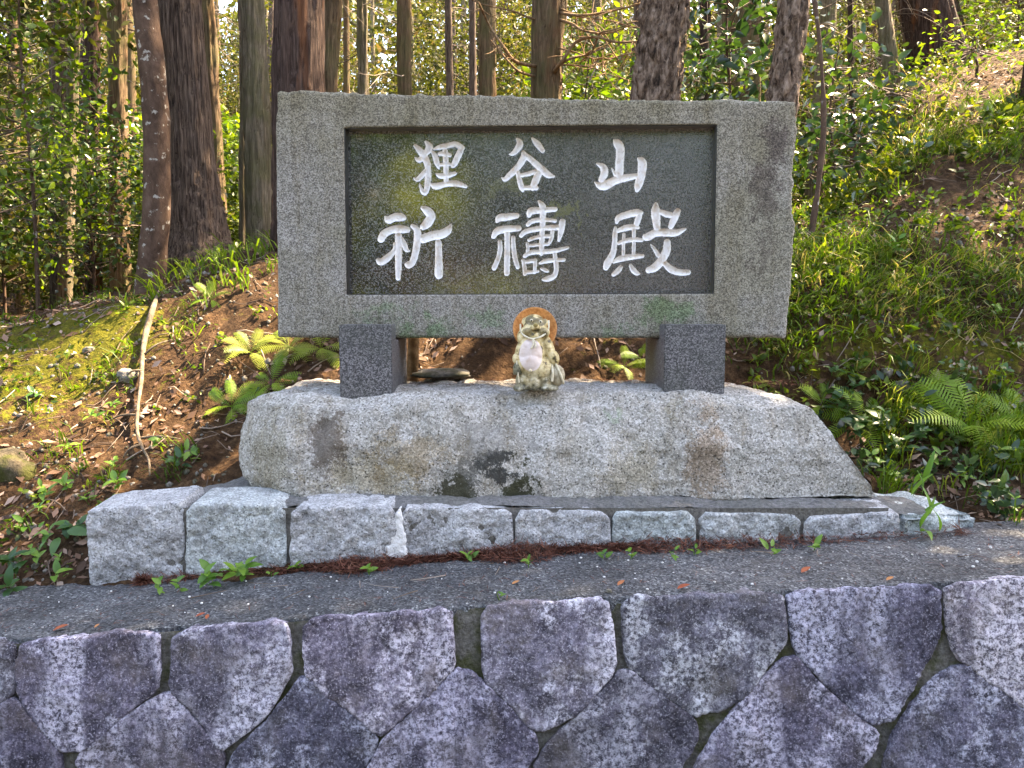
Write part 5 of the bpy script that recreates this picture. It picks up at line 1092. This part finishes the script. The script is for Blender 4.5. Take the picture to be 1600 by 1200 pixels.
# ------------------------------------------------------------------ ground cover
gr = np.random.default_rng(101)
def scatter(n, pxr, Yr, dens=None):
    Y = gr.uniform(*Yr, n); px = gr.uniform(*pxr, n); X = (px-800)/FPX*Y
    if dens is not None:
        k = gr.uniform(0, 1, n) < dens(px, Y, X); X, Y, px = X[k], Y[k], px[k]
    return X, Y, px
def free(X, Y):   # not on the plinth or the boulder
    return ~((X > -1.66) & (X < 1.95) & (Y < 3.32)) & ~((X > -1.32) & (X < 1.60) & (Y < 3.85)) & ~((Y < 2.98))
def blades(X, Y, ln, wd, tint, lean=.5, name='grass', down=(0, -.35, 0)):
    n = len(X); nr = ground_normal(X, Y); base = np.stack([X, Y, ground(X, Y)-.005], 1)
    a = gr.uniform(0, 2*np.pi, n); side = np.stack([np.cos(a), np.sin(a), np.zeros(n)], 1); ln = ln*gr.uniform(.5, 1.3, n)
    d = nr*.6+np.array([0, 0, .7])+gr.normal(size=(n, 3))*lean*.5; d /= np.linalg.norm(d, axis=1, keepdims=True)
    b = gr.normal(size=(n, 3))*lean+np.array(down); b[:, 2] = -abs(b[:, 2])*.6-.2; L1 = ln[:, None]; w = wd*gr.uniform(.6, 1.3, n)[:, None]
    p1 = base+d*L1*.45+b*L1*.10; p2 = base+d*L1*.8+b*L1*.38; p3 = base+d*L1*.95+b*L1*.75
    v = np.stack([base-side*w*.5, base+side*w*.5, p1+side*w*.5, p1-side*w*.5, p2+side*w*.35, p2-side*w*.35, p3], 1).reshape(-1, 3)
    i = np.arange(n)[:, None]*7; T = np.array([[0, 1, 2], [0, 2, 3], [3, 2, 4], [3, 4, 5], [5, 4, 6]]); f = (i[:, None, :]+T[None]).reshape(-1, 3)
    me = new_mesh(name, v, f, M['grass'], False, {'tint': np.repeat(tint, 7)}); return link(name, me)
# grassy right bank, in tufts
def tufts(nt, per, pxr, Yr, dens, sg=.05):
    X, Y, px = scatter(nt, pxr, Yr, dens); k = free(X, Y); X, Y = X[k], Y[k]
    t = np.repeat(gr.uniform(0, .7, len(X)), per); X = np.repeat(X, per)+gr.normal(size=len(X)*per)*sg; Y = np.repeat(Y, per)+gr.normal(size=len(Y)*per)*sg
    k = free(X, Y); return X[k], Y[k], t[k]
dens = lambda px, Y, X: np.clip((Y-4.05)/.25, .12, 1)*np.clip((7.4-Y)/1.6, .10, 1)*np.clip(.5+1.5*vnoise(X*2.2, Y*2.2, 0, 7), .03, 1)
X, Y, t = tufts(3000, 12, (1150, 1680), (3.9, 8.0), dens, .06)
tint = np.clip(t*1.15+gr.uniform(0, .25, len(X))+(gr.uniform(0, 1, len(X)) > .86)*.6, 0, 1)
tag(blades(X, Y, .12*gr.uniform(.3, 1.6, len(X)), .008, tint, .85), 'long green grass covering the right bank', 'grass', kind='stuff')
dens = lambda px, Y, X: np.clip(.35+1.0*vnoise(X*2.5, Y*2.5, 0, 8), .02, .8)
X, Y, t = tufts(420, 12, (1380, 1650), (3.05, 4.0), dens, .035); tint = np.clip(t+gr.uniform(.1, .3, len(X)), 0, .9)
tag(blades(X, Y, .17, .006, tint, .4), 'fresh grass at the right foot of the bank', 'grass', kind='stuff')
dens = lambda px, Y, X: np.clip(.25+1.0*vnoise(X*2.2, Y*2.2, 0, 12), .02, .7)
X, Y, t = tufts(300, 9, (-40, 440), (3.2, 6.2), dens, .03); tint = np.clip(t*.8+gr.uniform(0, .3, len(X))+(gr.uniform(0, 1, len(X)) > .9)*.4, 0, 1)
tag(blades(X, Y, .12, .006, tint, .55), 'sparse grass tufts on the left bank', 'grass', kind='stuff')
X, Y, t = tufts(34, 7, (250, 440), (4.7, 5.6), lambda px, Y, X: np.full(len(px), .9), .05)
tag(blades(X, Y, .2, .012, np.clip(t*.5+.55, 0, .86), .6), 'sunlit bamboo grass on the crest left of the slab', 'grass', kind='stuff')
def herbs(n, pxr, Yr, dens, size, mat, label, hmax=.07):
    X, Y, px = scatter(n, pxr, Yr, dens); k = free(X, Y); X, Y = X[k], Y[k]; m_ = len(X); per = 6
    c = np.repeat(np.stack([X, Y, ground(X, Y)+gr.uniform(.01, hmax, m_)], 1), per, 0)+gr.normal(size=(m_*per, 3))*np.array([.022, .022, .014])
    v, f, a = leaves(c, size*np.repeat(gr.uniform(.5, 1.3, m_), per), gr, np.clip(np.repeat(gr.uniform(0, .8, m_), per)+gr.uniform(0, .25, m_*per), 0, 1), .45, .5, True)
    return tag(link('low_herbs', new_mesh('low_herbs', v, f, M[mat], False, {'tint': a})), label, 'herbs', kind='stuff')
hd = lambda px, Y, X: np.clip(.45+1.4*vnoise(X*2.6, Y*2.6, 0, 23), .05, 1)
herbs(900, (1250, 1660), (5.4, 9.0), lambda px, Y, X: np.clip(.35+1.6*vnoise(X*1.8, Y*1.8, 0, 29), .05, 1), .06, 'leaf_forest', 'herbs and seedlings along the ridge of the right bank', .14)
herbs(800, (1180, 1660), (3.4, 5.8), hd, .045, 'leaf_bright', 'low mixed herbs among the grass of the right bank')
herbs(240, (1250, 1660), (3.05, 4.0), lambda px, Y, X: np.clip(.6+1.2*vnoise(X*3, Y*3, 0, 25), .1, 1), .055, 'leaf_dark', 'dark ground cover at the foot of the right bank', .12)
herbs(420, (-40, 430), (3.0, 5.4), lambda px, Y, X: np.clip(.3+1.3*vnoise(X*2.4, Y*2.4, 0, 27), .03, .8), .035, 'leaf_bright', 'sparse low herbs on the left bank', .04)
# dry stems near the cedar on the bank
X, Y, t = tufts(16, 6, (1380, 1470), (5.6, 8.2), lambda px, Y, X: np.full(len(px), .9), .12)
tag(blades(X, Y, .36, .004, gr.uniform(.84, .97, len(X)), .8), 'dry straw-coloured stems at the foot of the bank cedar', 'grass', kind='stuff')

def litter(name, X, Y, size, aspect, tint, up, mat, label, cat, lift=.006, z=None):
    zz = ground(X, Y) if z is None else z; cen = np.stack([X, Y, zz+lift+gr.uniform(0, lift, len(X))], 1); n = len(X); nr = ground_normal(X, Y) if z is None else np.tile([0, 0, 1.0], (n, 1))
    nrm = nr+gr.normal(size=(n, 3))*(1-up); nrm /= np.linalg.norm(nrm, axis=1, keepdims=True); d = gr.normal(size=(n, 3)); d -= nrm*np.sum(d*nrm, 1, keepdims=True); d /= np.linalg.norm(d, axis=1, keepdims=True); s_ = np.cross(nrm, d)
    S3 = (size*gr.uniform(.5, 1.3, n))[:, None]; w = S3*aspect*.5
    v = np.stack([cen, cen+d*S3*.45+s_*w+nrm*w*.35, cen+d*S3+nrm*w*.3, cen+d*S3*.45-s_*w+nrm*w*.35], 1).reshape(-1, 3); i = np.arange(n*4).reshape(n, 4)
    return tag(link(name, new_mesh(name, v, np.concatenate([i[:, [0, 1, 2]], i[:, [0, 2, 3]]]), M[mat], False, {'tint': np.repeat(tint, 4)})), label, cat, kind='stuff')
X, Y, px = scatter(26000, (-60, 1680), (2.97, 9), lambda px, Y, X: np.clip(.55+.9*vnoise(X*2, Y*2, 0, 14), .08, 1)*np.where(px > 1150, np.clip(.25+abs(Y-4.6)*.5, .25, 1), 1)); k = free(X, Y); X, Y = X[k], Y[k]
litter('leaf_litter', X, Y, .034*gr.uniform(.5, 2.0, len(X)), .5, gr.uniform(0, 1, len(X))**1.2, .75, 'dead', 'brown dead leaves strewn over the forest floor', 'leaf litter')
def twigs(name, X, Y, ln, r0, label, zf=ground, lift=.008, mat='twig'):
    g = Geo()
    for x, y in zip(X, Y):
        a = gr.uniform(0, 6.28); l = ln*gr.uniform(.3, 1.3); m_ = 5; t_ = np.linspace(-.5, .5, m_); ben = gr.uniform(-.2, .2)
        xx = x+np.cos(a)*t_*l-np.sin(a)*ben*l*(t_**2); yy = y+np.sin(a)*t_*l*.7+np.cos(a)*ben*l*(t_**2); zz = zf(xx, yy)+lift+gr.uniform(0, .01)
        v, f = tube(np.stack([xx, yy, zz], 1), r0*gr.uniform(.5, 1.4)*np.linspace(1, .5, m_), 4); g.add(v, f, gr.uniform(0, 1))
    return tag(link(name, g.mesh(name, M[mat])), label, 'twigs', kind='stuff')
X, Y, px = scatter(900, (-50, 1650), (3.0, 7), None); k = free(X, Y)
twigs('fallen_twigs', X[k], Y[k], .22, .0032, 'dry twigs scattered over both banks')
# pebbles and clods
g = Geo(); X, Y, px = scatter(2600, (-50, 1650), (2.97, 5.2), lambda px, Y, X: np.where((px < 450) | (px > 1230), 1.0, .2)); k = free(X, Y)
bm = bmesh.new(); bmesh.ops.create_icosphere(bm, subdivisions=1, radius=1); iv = np.array([q.co[:] for q in bm.verts]); fi = np.array([[q.index for q in f_.verts] for f_ in bm.faces]); bm.free()
for x, y in zip(X[k], Y[k]):
    s_ = .006+.014*gr.uniform()**3; g.add(iv*s_*gr.uniform(.6, 1.3, 3)+np.array([x, y, float(ground(x, y))]), fi)
tag(link('pebbles', g.mesh('pebbles', M['rock'])), 'small stones and clods on the banks', 'gravel', kind='stuff')
# red-brown cedar needles heaped along the foot of the plinth
n = 11000; X = np.clip(gr.normal(-.15, .75, n), -1.45, 1.75); hN = np.interp(X, [-1.5, -1, -.4, 0, .5, 1, 1.8], [.2, .5, 1, 1, .75, .5, .4])*np.clip(.75+1.1*fbm(X*5, X*0, 0, 3, 88), .15, 1.7); u = gr.uniform(0, 1, n)**1.5
Y = 2.945-u*.085*hN-.01*gr.uniform(0, 1, n); z = strip_z(X)+.004+(1-u)*.030*hN*gr.uniform(.4, 1, n)
litter('cedar_needles', X, Y, .045, .07, gr.uniform(0, 1, n), .6, 'needle', 'red-brown cedar needles heaped along the foot of the plinth', 'needles', .002, z)
n = 500; X = gr.uniform(-2, 2, n); Y = 2.47+gr.uniform(0, 1, n)*.45; litter('loose_needles', X, Y, .04, .06, gr.uniform(0, 1, n), .9, 'needle', 'loose needles lying on the asphalt strip', 'needles', .003, strip_z(X)+.004)
n = 1600; X = gr.uniform(-1.35, 1.4, n); Y = gr.uniform(3.45, 3.75, n); litter('boulder_needles', X, Y, .04, .09, gr.uniform(0, 1, n), .85, 'needle', 'needles and chaff lying on top of the boulder', 'needles', .002, np.full(n, 1.275))
twigs('loose_twigs', gr.uniform(-1.4, 1.7, 26), gr.uniform(2.50, 2.85, 26), .11, .0016, 'thin pale twigs lying on the asphalt strip', lambda x, y: strip_z(x)+.004, .003)
g = Geo()
for q in range(60):
    x, y = gr.uniform(-1.8, 1.8), gr.uniform(2.48, 2.86); g.add(iv*np.array([1, 1, .7])*gr.uniform(.002, .006)+np.array([x, y, float(strip_z(x))+.004]), fi)
tag(link('grit', g.mesh('grit', M['lime'])), 'pale grit lying on the asphalt strip', 'gravel', kind='stuff')

# ------------------------------------------------------------------ plants one can pick out
def leaf_mesh(name, l, w, mat, fold=.25, curl=.25, nseg=6, tooth=0.0):
    t = np.linspace(0, 1, nseg+1); wid = w*.5*np.sin(np.pi*t**.8)**.8; wid[0] = w*.03; wid[-1] = 0.001
    if tooth: wid[1:-1:2] *= 1-tooth
    x = t*l; z = -curl*l*t**2+.12*l*t; v = [];
    for i in range(nseg+1): v += [(x[i], wid[i], z[i]+wid[i]*fold), (x[i], 0, z[i]), (x[i], -wid[i], z[i]+wid[i]*fold)]
    f = []
    for i in range(nseg): a = i*3; f += [(a, a+1, a+4, a+3), (a+1, a+2, a+5, a+4)]
    return new_mesh(name, np.array(v), np.array(f), mat)
def frond_mesh(seed, mat, n=17, L_=1.0):
    r = np.random.default_rng(seed); V, Fc, off = [], [], 0
    t = np.linspace(0, 1, 24); path = np.stack([t*L_*(1-.12*t), np.zeros(24), .42*L_*t-.52*L_*t**2.1], 1); v, f = tube(path, np.linspace(.009, .002, 24)*L_, 4)
    V.append(v); Fc.append(f); off = len(v)
    for i in range(n):
        s_ = .12+.86*i/(n-1); p = np.array([np.interp(s_, t, path[:, q]) for q in range(3)]); ln = L_*.25*math.sin(math.pi*min(1, .18+.80*(1-s_)**.9))**.9*(1.05-s_*.35)+.01
        for sd in (-1, 1):
            d = np.array([.42, sd, -.12+r.uniform(-.08, .08)]); d /= np.linalg.norm(d); a = np.array([1, -.42*sd, 0]); a /= np.linalg.norm(a); w = ln*.105
            m_ = 7; q = []
            for j_ in range(m_):
                u = j_/(m_-1); ww = w*(1-u)**.6*(1.0 if j_ % 2 == 0 else .62)+.0004; c_ = p+d*ln*u+np.array([0, 0, -.10*ln*u*u]); q += [c_+a*ww, c_-a*ww]
            V.append(np.array(q)); fq = [(off+2*j_, off+2*j_+1, off+2*j_+3, off+2*j_+2) for j_ in range(m_-1)]; Fc.append(np.array(fq)); off += len(q)
    return new_mesh('frond', np.concatenate(V), np.concatenate(Fc), mat)
FR = [frond_mesh(s_, M['fern']) for s_ in (1, 2, 3)]; FRP = [frond_mesh(s_, M['fern_pale']) for s_ in (4, 5)]
def fern(px, py, size, n, label, spread=(0, 6.28), pale=False, seed=0, Y=None, up=.25):
    p = gpix(px, py) if Y is None else np.array([(px-800)/FPX*Y, Y, float(ground((px-800)/FPX*Y, Y))])
    root = empty('fern', tuple(p), label, 'fern', 'ferns on the banks'); root.rotation_euler = (.75, 0, 0); r = random.Random(seed)
    for q in range(n):
        a = spread[0]+(spread[1]-spread[0])*(q+.5*r.random())/n
        link('frond', r.choice(FRP if pale else FR), root, rot=(r.uniform(-.5, .5), -up+r.uniform(-.45, .35), a+r.uniform(-.2, .2)), scale=size*r.uniform(.7, 1.1))
    return root
fern(1512, 672, .34, 9, 'largest bright green fern on the right bank', seed=1, up=.35)
fern(1582, 664, .30, 7, 'bright green fern cut by the right edge', seed=2, up=.35)
fern(1450, 640, .26, 8, 'upright fern left of the largest fern on the right bank', seed=3, up=.5)
fern(1345, 655, .25, 9, 'dark fern among leaves right of the boulder', seed=4)
fern(1285, 640, .18, 5, 'small fern just right of the boulder shoulder', seed=5)
fern(1330, 585, .14, 4, 'tiny fern high on the bare cut of the right bank', seed=6)
fern(1530, 700, .2, 5, 'pale low fern under the largest fern', seed=7, pale=True)
fern(1545, 195, .26, 5, 'olive fern near the top of the right bank', seed=8, up=.5)
fern(392, 552, .24, 9, 'sunlit pale fern left of the slab', seed=9, pale=True)
fern(452, 545, .23, 9, 'sunlit pale fern under the left corner of the slab', seed=10, pale=True)
fern(502, 545, .22, 8, 'pale fern behind the left granite post', seed=11, pale=True)
fern(362, 636, .22, 8, 'green fern beside the rounded end of the boulder', seed=12)
fern(425, 600, .2, 6, 'green fern peeking over the rounded end of the boulder', seed=13)
fern(975, 575, .16, 5, 'shaded fern under the slab near the right post', seed=14)
fern(1000, 560, .13, 4, 'shaded small fern beneath the slab right of the figure', seed=15)
fern(330, 470, .16, 5, 'small fern on the crest left of the slab', seed=16)
LW = [leaf_mesh('leaf', 1, .5, M['weed']), leaf_mesh('leaf', 1, .42, M['weed'], .3, .4)]; LD = [leaf_mesh('leaf', 1, .55, M['weed_dark']), leaf_mesh('leaf', 1, .40, M['weed_dark'], .2, .35)]
LL = [leaf_mesh('leaf', 1, .16, M['weed'], .3, .45, 8)]
def weed(p, size, n, label, kind=LW, seed=0, h=.05, name='weed', group='small weeds', stem=True, cat='weed', tilt=.2):
    r = random.Random(seed+1000); root = empty(name, tuple(p), label, cat, group); root.rotation_euler = (.45, 0, 0)
    if stem:
        v, f = tube(spline([(0, 0, -.01), (r.uniform(-.01, .01), 0, h*.5), (r.uniform(-.015, .015), 0, h)], 6), np.linspace(.0022, .001, 6), 4); link('stem', new_mesh('stem', v, f, M['weed']), root)
    for q in range(n):
        z = h*(.3+.7*q/max(1, n-1)); link('leaf', r.choice(kind), root, loc=(r.uniform(-.3, .3)*size, r.uniform(-.3, .3)*size, z), rot=(r.uniform(-.4, .4), r.uniform(-.7, .2)-tilt, q*2.4+r.uniform(-.5, .5)), scale=size*r.uniform(.6, 1.15))
    return root
def on_strip(px, py):   # photo point on the strip surface
    z = .65
    for _ in range(6): q = zat(px, py, z); z = float(strip_z(q[0]))
    q = zat(px, py, z); q[1] = max(q[1], 2.475); q[2] = float(strip_z(q[0])); return q
WS = [(250, 925, .03, 5, 'yellow-green seedling at the foot of the corner block'), (280, 922, .03, 5, 'second seedling right of the corner block foot'), (334, 917, .045, 12, 'bushy bright weed at the foot of the second block'),
      (380, 908, .05, 14, 'tallest bright weed at the foot of the second block'), (461, 892, .03, 5, 'seedling in the joint between second and third block'), (425, 902, .02, 3, 'tiny sprout right of the bushy weeds'), (577, 897, .03, 5, 'star-shaped seedling among the needles left of the lime run'),
      (733, 877, .032, 5, 'seedling in the needles under the fourth block'), (826, 886, .022, 5, 'low sprout in the needles under the fifth block'), (944, 874, .026, 5, 'sprout at the right end of the fifth block'), (985, 874, .022, 5, 'sprout under the left half of the sixth block'),
      (1050, 872, .024, 4, 'sprout under the right half of the sixth block'), (1085, 868, .02, 4, 'sprout at the joint between sixth and seventh block'), (1204, 864, .038, 4, 'round-leaved yellow-green seedling under the seventh block'), (1272, 860, .034, 5, 'seedling at the joint near the right end of the plinth'), (780, 958, .016, 3, 'tiny sprout on the wall head above the middle stones')]
for q, (x, y, s_, n, lb) in enumerate(WS): weed(on_strip(x, y), s_*1.35, n, lb, LW, q, h=.035+.04*(n > 10))
# weeds at the lower left
GW = [(92, 912, .06, 4, 'four-leaved bright seedling near the asphalt at lower left', LW, .05), (60, 880, .055, 8, 'leafy weed at lower left behind the four-leaved seedling', LW, .07), (25, 905, .10, 9, 'dark lobed weed in the lower left corner', LD, .10), (15, 930, .085, 7, 'dark low weed at the left edge beside the asphalt', LD, .06),
      (105, 845, .10, 6, 'large-leaved weed beside the corner block', LD, .06), (75, 850, .055, 7, 'bright weed left of the large-leaved one', LW, .08), (100, 885, .04, 5, 'round-leaved yellow weed beside the corner block', LW, .05), (120, 835, .06, 5, 'dark weed hugging the corner block', LD, .05),
      (65, 800, .045, 6, 'small yellow weed on the dark soil at left', LW, .04), (75, 775, .06, 8, 'leafy weed mid-slope at left', LW, .05), (105, 770, .06, 7, 'leafy weed above the dark soil at left', LW, .05), (185, 765, .06, 8, 'weed behind the corner block', LW, .06), (180, 735, .055, 7, 'weed uphill from the corner block', LW, .05),
      (280, 735, .07, 8, 'weed at the back corner of the plinth', LD, .07), (300, 720, .06, 8, 'bright weed behind the plinth at left', LW, .06), (110, 705, .05, 6, 'small weed on the left slope', LW, .04), (150, 655, .05, 6, 'weed beside the hanging root', LW, .04), (60, 620, .06, 8, 'green rosette high on the left slope', LD, .03), (180, 640, .05, 6, 'weed right of the hanging root', LW, .04),
      (250, 700, .05, 6, 'weed at the foot of the hanging root', LW, .05), (40, 830, .05, 5, 'pale weed near the left edge', LW, .04), (140, 790, .045, 6, 'weed just above the corner block', LW, .04)]
for q, (x, y, s_, n, lb, kd, h) in enumerate(GW): weed(gpix(x, y), s_, n, lb, kd, 50+q, h=h)
# leafy plants right of the boulder
RW = [(1300, 655, .075, 10, 'dark leafy plant right behind the boulder shoulder', LD, .12), (1335, 690, .08, 10, 'broad-leaved plant right of the boulder slope', LD, .12), (1370, 685, .075, 10, 'broad-leaved plant left of the large ferns', LD, .14), (1400, 715, .075, 10, 'broad-leaved plant under the small upright fern', LD, .10),
      (1360, 740, .06, 9, 'light leafy plant at the foot of the boulder slope', LW, .10), (1390, 760, .05, 9, 'light leafy plant by the right end of the boulder', LW, .08), (1430, 700, .075, 9, 'dark-leaved plant below the upright fern', LD, .12), (1460, 735, .06, 9, 'leafy plant in front of the large fern', LW, .09), (1500, 760, .05, 10, 'low leafy plant near the right plinth corner', LW, .08),
      (1540, 790, .045, 10, 'low leafy plant behind the plinth corner', LW, .06), (1580, 720, .06, 9, 'leafy plant at the right edge below the fern', LW, .10), (1580, 800, .045, 9, 'leafy plant at the right edge near the asphalt', LW, .06), (1395, 400, .07, 9, 'whitish leafy sprig in the middle of the grassy bank', LW, .10), (1270, 255, .07, 9, 'leafy sprig beside the right end of the slab', LW, .12),
      (1300, 590, .055, 8, 'small plant on the bare cut right of the slab', LD, .06), (1430, 560, .05, 7, 'small plant on the bare cut of the bank', LD, .05), (1555, 500, .06, 8, 'sprig on the bank above the large fern', LW, .08), (1590, 560, .06, 8, 'leafy sprig at the right edge above the fern', LD, .08), (1330, 625, .06, 9, 'leafy plant above the dark fern', LD, .08), (1490, 600, .06, 8, 'leaves behind the upright fern', LD, .12), (1560, 600, .06, 8, 'leaves above the large fern', LD, .10)]
for q, (x, y, s_, n, lb, kd, h) in enumerate(RW): weed(gpix(x, y), s_, n, lb, kd, 90+q, h=h, name='leafy_plant', group='leafy plants at the right bank', cat='plant')
weed(P(1440, 830, 2.99), .16, 6, 'long-bladed grass sprout growing from the right plinth corner', LL, 130, h=.05, name='grass_sprout', group=None, cat='grass', tilt=.9)
weed(P(1425, 775, 3.2), .14, 4, 'tall single-bladed sprout behind the right plinth corner', LL, 131, h=.04, name='grass_sprout', group=None, cat='grass', tilt=1.0)

# hanging root on the left bank
pts = []
for (x, y) in ((256, 448), (246, 480), (234, 520), (228, 560), (226, 600), (221, 640), (220, 680), (228, 705), (238, 725), (240, 748)):
    p = gpix(x, y); pts.append(p+np.array([0, -.035, .02]))
path = spline(pts, 70); v, f = tube(path, np.interp(np.linspace(0, 1, 70), [0, .12, .25, .6, 1], [.004, .012, .014, .012, .005]), 10, bark_disp('smooth', 77))
rootb = empty('hanging_root', tuple(pts[-1]), 'long grey-brown root hanging down the left bank', 'root')
RO = np.array(rootb.location[:]); link('stem', new_mesh('stem', v-RO, f, M['root_bark']), rootb)
for (x0, y0, x1, y1) in ((228, 585, 200, 592), (222, 655, 175, 662), (224, 700, 196, 720), (230, 560, 272, 535), (224, 690, 285, 690)):
    a_, b_ = gpix(x0, y0)+np.array([0, -.03, .02]), gpix(x1, y1)+np.array([0, -.02, .015]); v, f = tube(spline([a_, (a_+b_)/2+np.array([0, -.02, .015]), b_], 12), np.linspace(.008, .003, 12), 6); link('side_root', new_mesh('side_root', v-RO, f, M['root_bark']), rootb)
# stones
def rock(p, r, label, seed, mat='rock', name='field_stone', cat='stone', flat=.6):
    bm = bmesh.new(); bmesh.ops.create_icosphere(bm, subdivisions=4, radius=1); co = np.array([q.co[:] for q in bm.verts]); fs = np.array([[q.index for q in f_.verts] for f_ in bm.faces]); bm.free()
    co = np.sign(co)*abs(co)**.8; co = co*(1+.22*fbm(co[:, 0]*1.3, co[:, 1]*1.3, co[:, 2]*1.3, 3, seed)[:, None]); co = co+.03*fbm(co[:, 0]*6, co[:, 1]*6, co[:, 2]*6, 3, seed+4)[:, None]
    return tag(link(name, new_mesh(name, co*np.asarray(r), fs, M[mat]), loc=tuple(p)), label, cat)
rock(gpix(12, 745), (.12, .10, .12), 'mossy half-buried stone at the left edge', 1, 'mossy_rock')
rock(gpix(200, 590)+np.array([0, 0, .0]), (.05, .04, .045), 'small pale stone beside the hanging root', 2)
rock(gpix(140, 548), (.04, .03, .025), 'small stone under the mossy crest at left', 3)
rock(P(690, 579, 3.72)+np.array([0, 0, -.015]), (.135, .10, .022), 'flat pale slate lying behind the left granite post', 4)
rock(gpix(1410, 610), (.05, .04, .04), 'pale stone in the bare cut of the right bank', 5)
rock(gpix(1385, 585), (.03, .03, .03), 'smaller pale stone in the cut above the other', 6)
rock(on_strip(960, 951)+np.array([0, 0, .004]), (.010, .008, .006), 'brown pebble on the wall head above a joint', 7, name='pebble')
# stake behind the left post
a_ = P(646, 605, 3.82); v, f = tube(spline([a_+np.array([0, 0, -.2]), a_+np.array([0, 0, .15]), a_+np.array([.01, .01, .75])], 20), .030, 10, bark_disp('plain', 5))
tag(obj_at('wooden_stake', v, f, M['branch'], origin=a_+np.array([0, 0, -.2])), 'brown wooden stake behind the left granite post', 'stake')
# single fallen leaves on the asphalt
dl = mat_part_leaf('fallen_dry_leaf', [(0, (.28, .07, .035)), (1, (.42, .19, .08))], .7, .2, .1); lm = leaf_mesh('fallen_leaf', 1, .5, dl, .5, -.1)
for x, y, s_, rz, lb in ((45, 1014, .05, .3, 'large red dead cedar sprig on the left wall head'), (112, 1010, .02, 1.2, 'small red leaf scrap on the left wall head'), (305, 966, .035, .2, 'orange-brown leaf on the asphalt above the second wall stone'), (300, 992, .025, 1.7, 'small orange leaf at the edge above the second wall stone'), (800, 915, .03, .4, 'reddish leaf scrap on the asphalt near the middle'),
                         (965, 917, .035, .7, 'tan leaf beside a white twig on the asphalt'), (1062, 929, .045, .1, 'crumpled orange leaf on the asphalt right of centre'), (1252, 897, .045, .5, 'dark crumpled leaf on the asphalt at right'), (1420, 934, .03, .3, 'reddish leaf at the asphalt edge at right')):
    o = link('fallen_leaf', lm, loc=tuple(on_strip(x, y)+np.array([0, 0, .005])), rot=(.1, -.1, rz), scale=(s_, s_, s_)); tag(o, lb, 'leaf', 'fallen leaves on the asphalt')
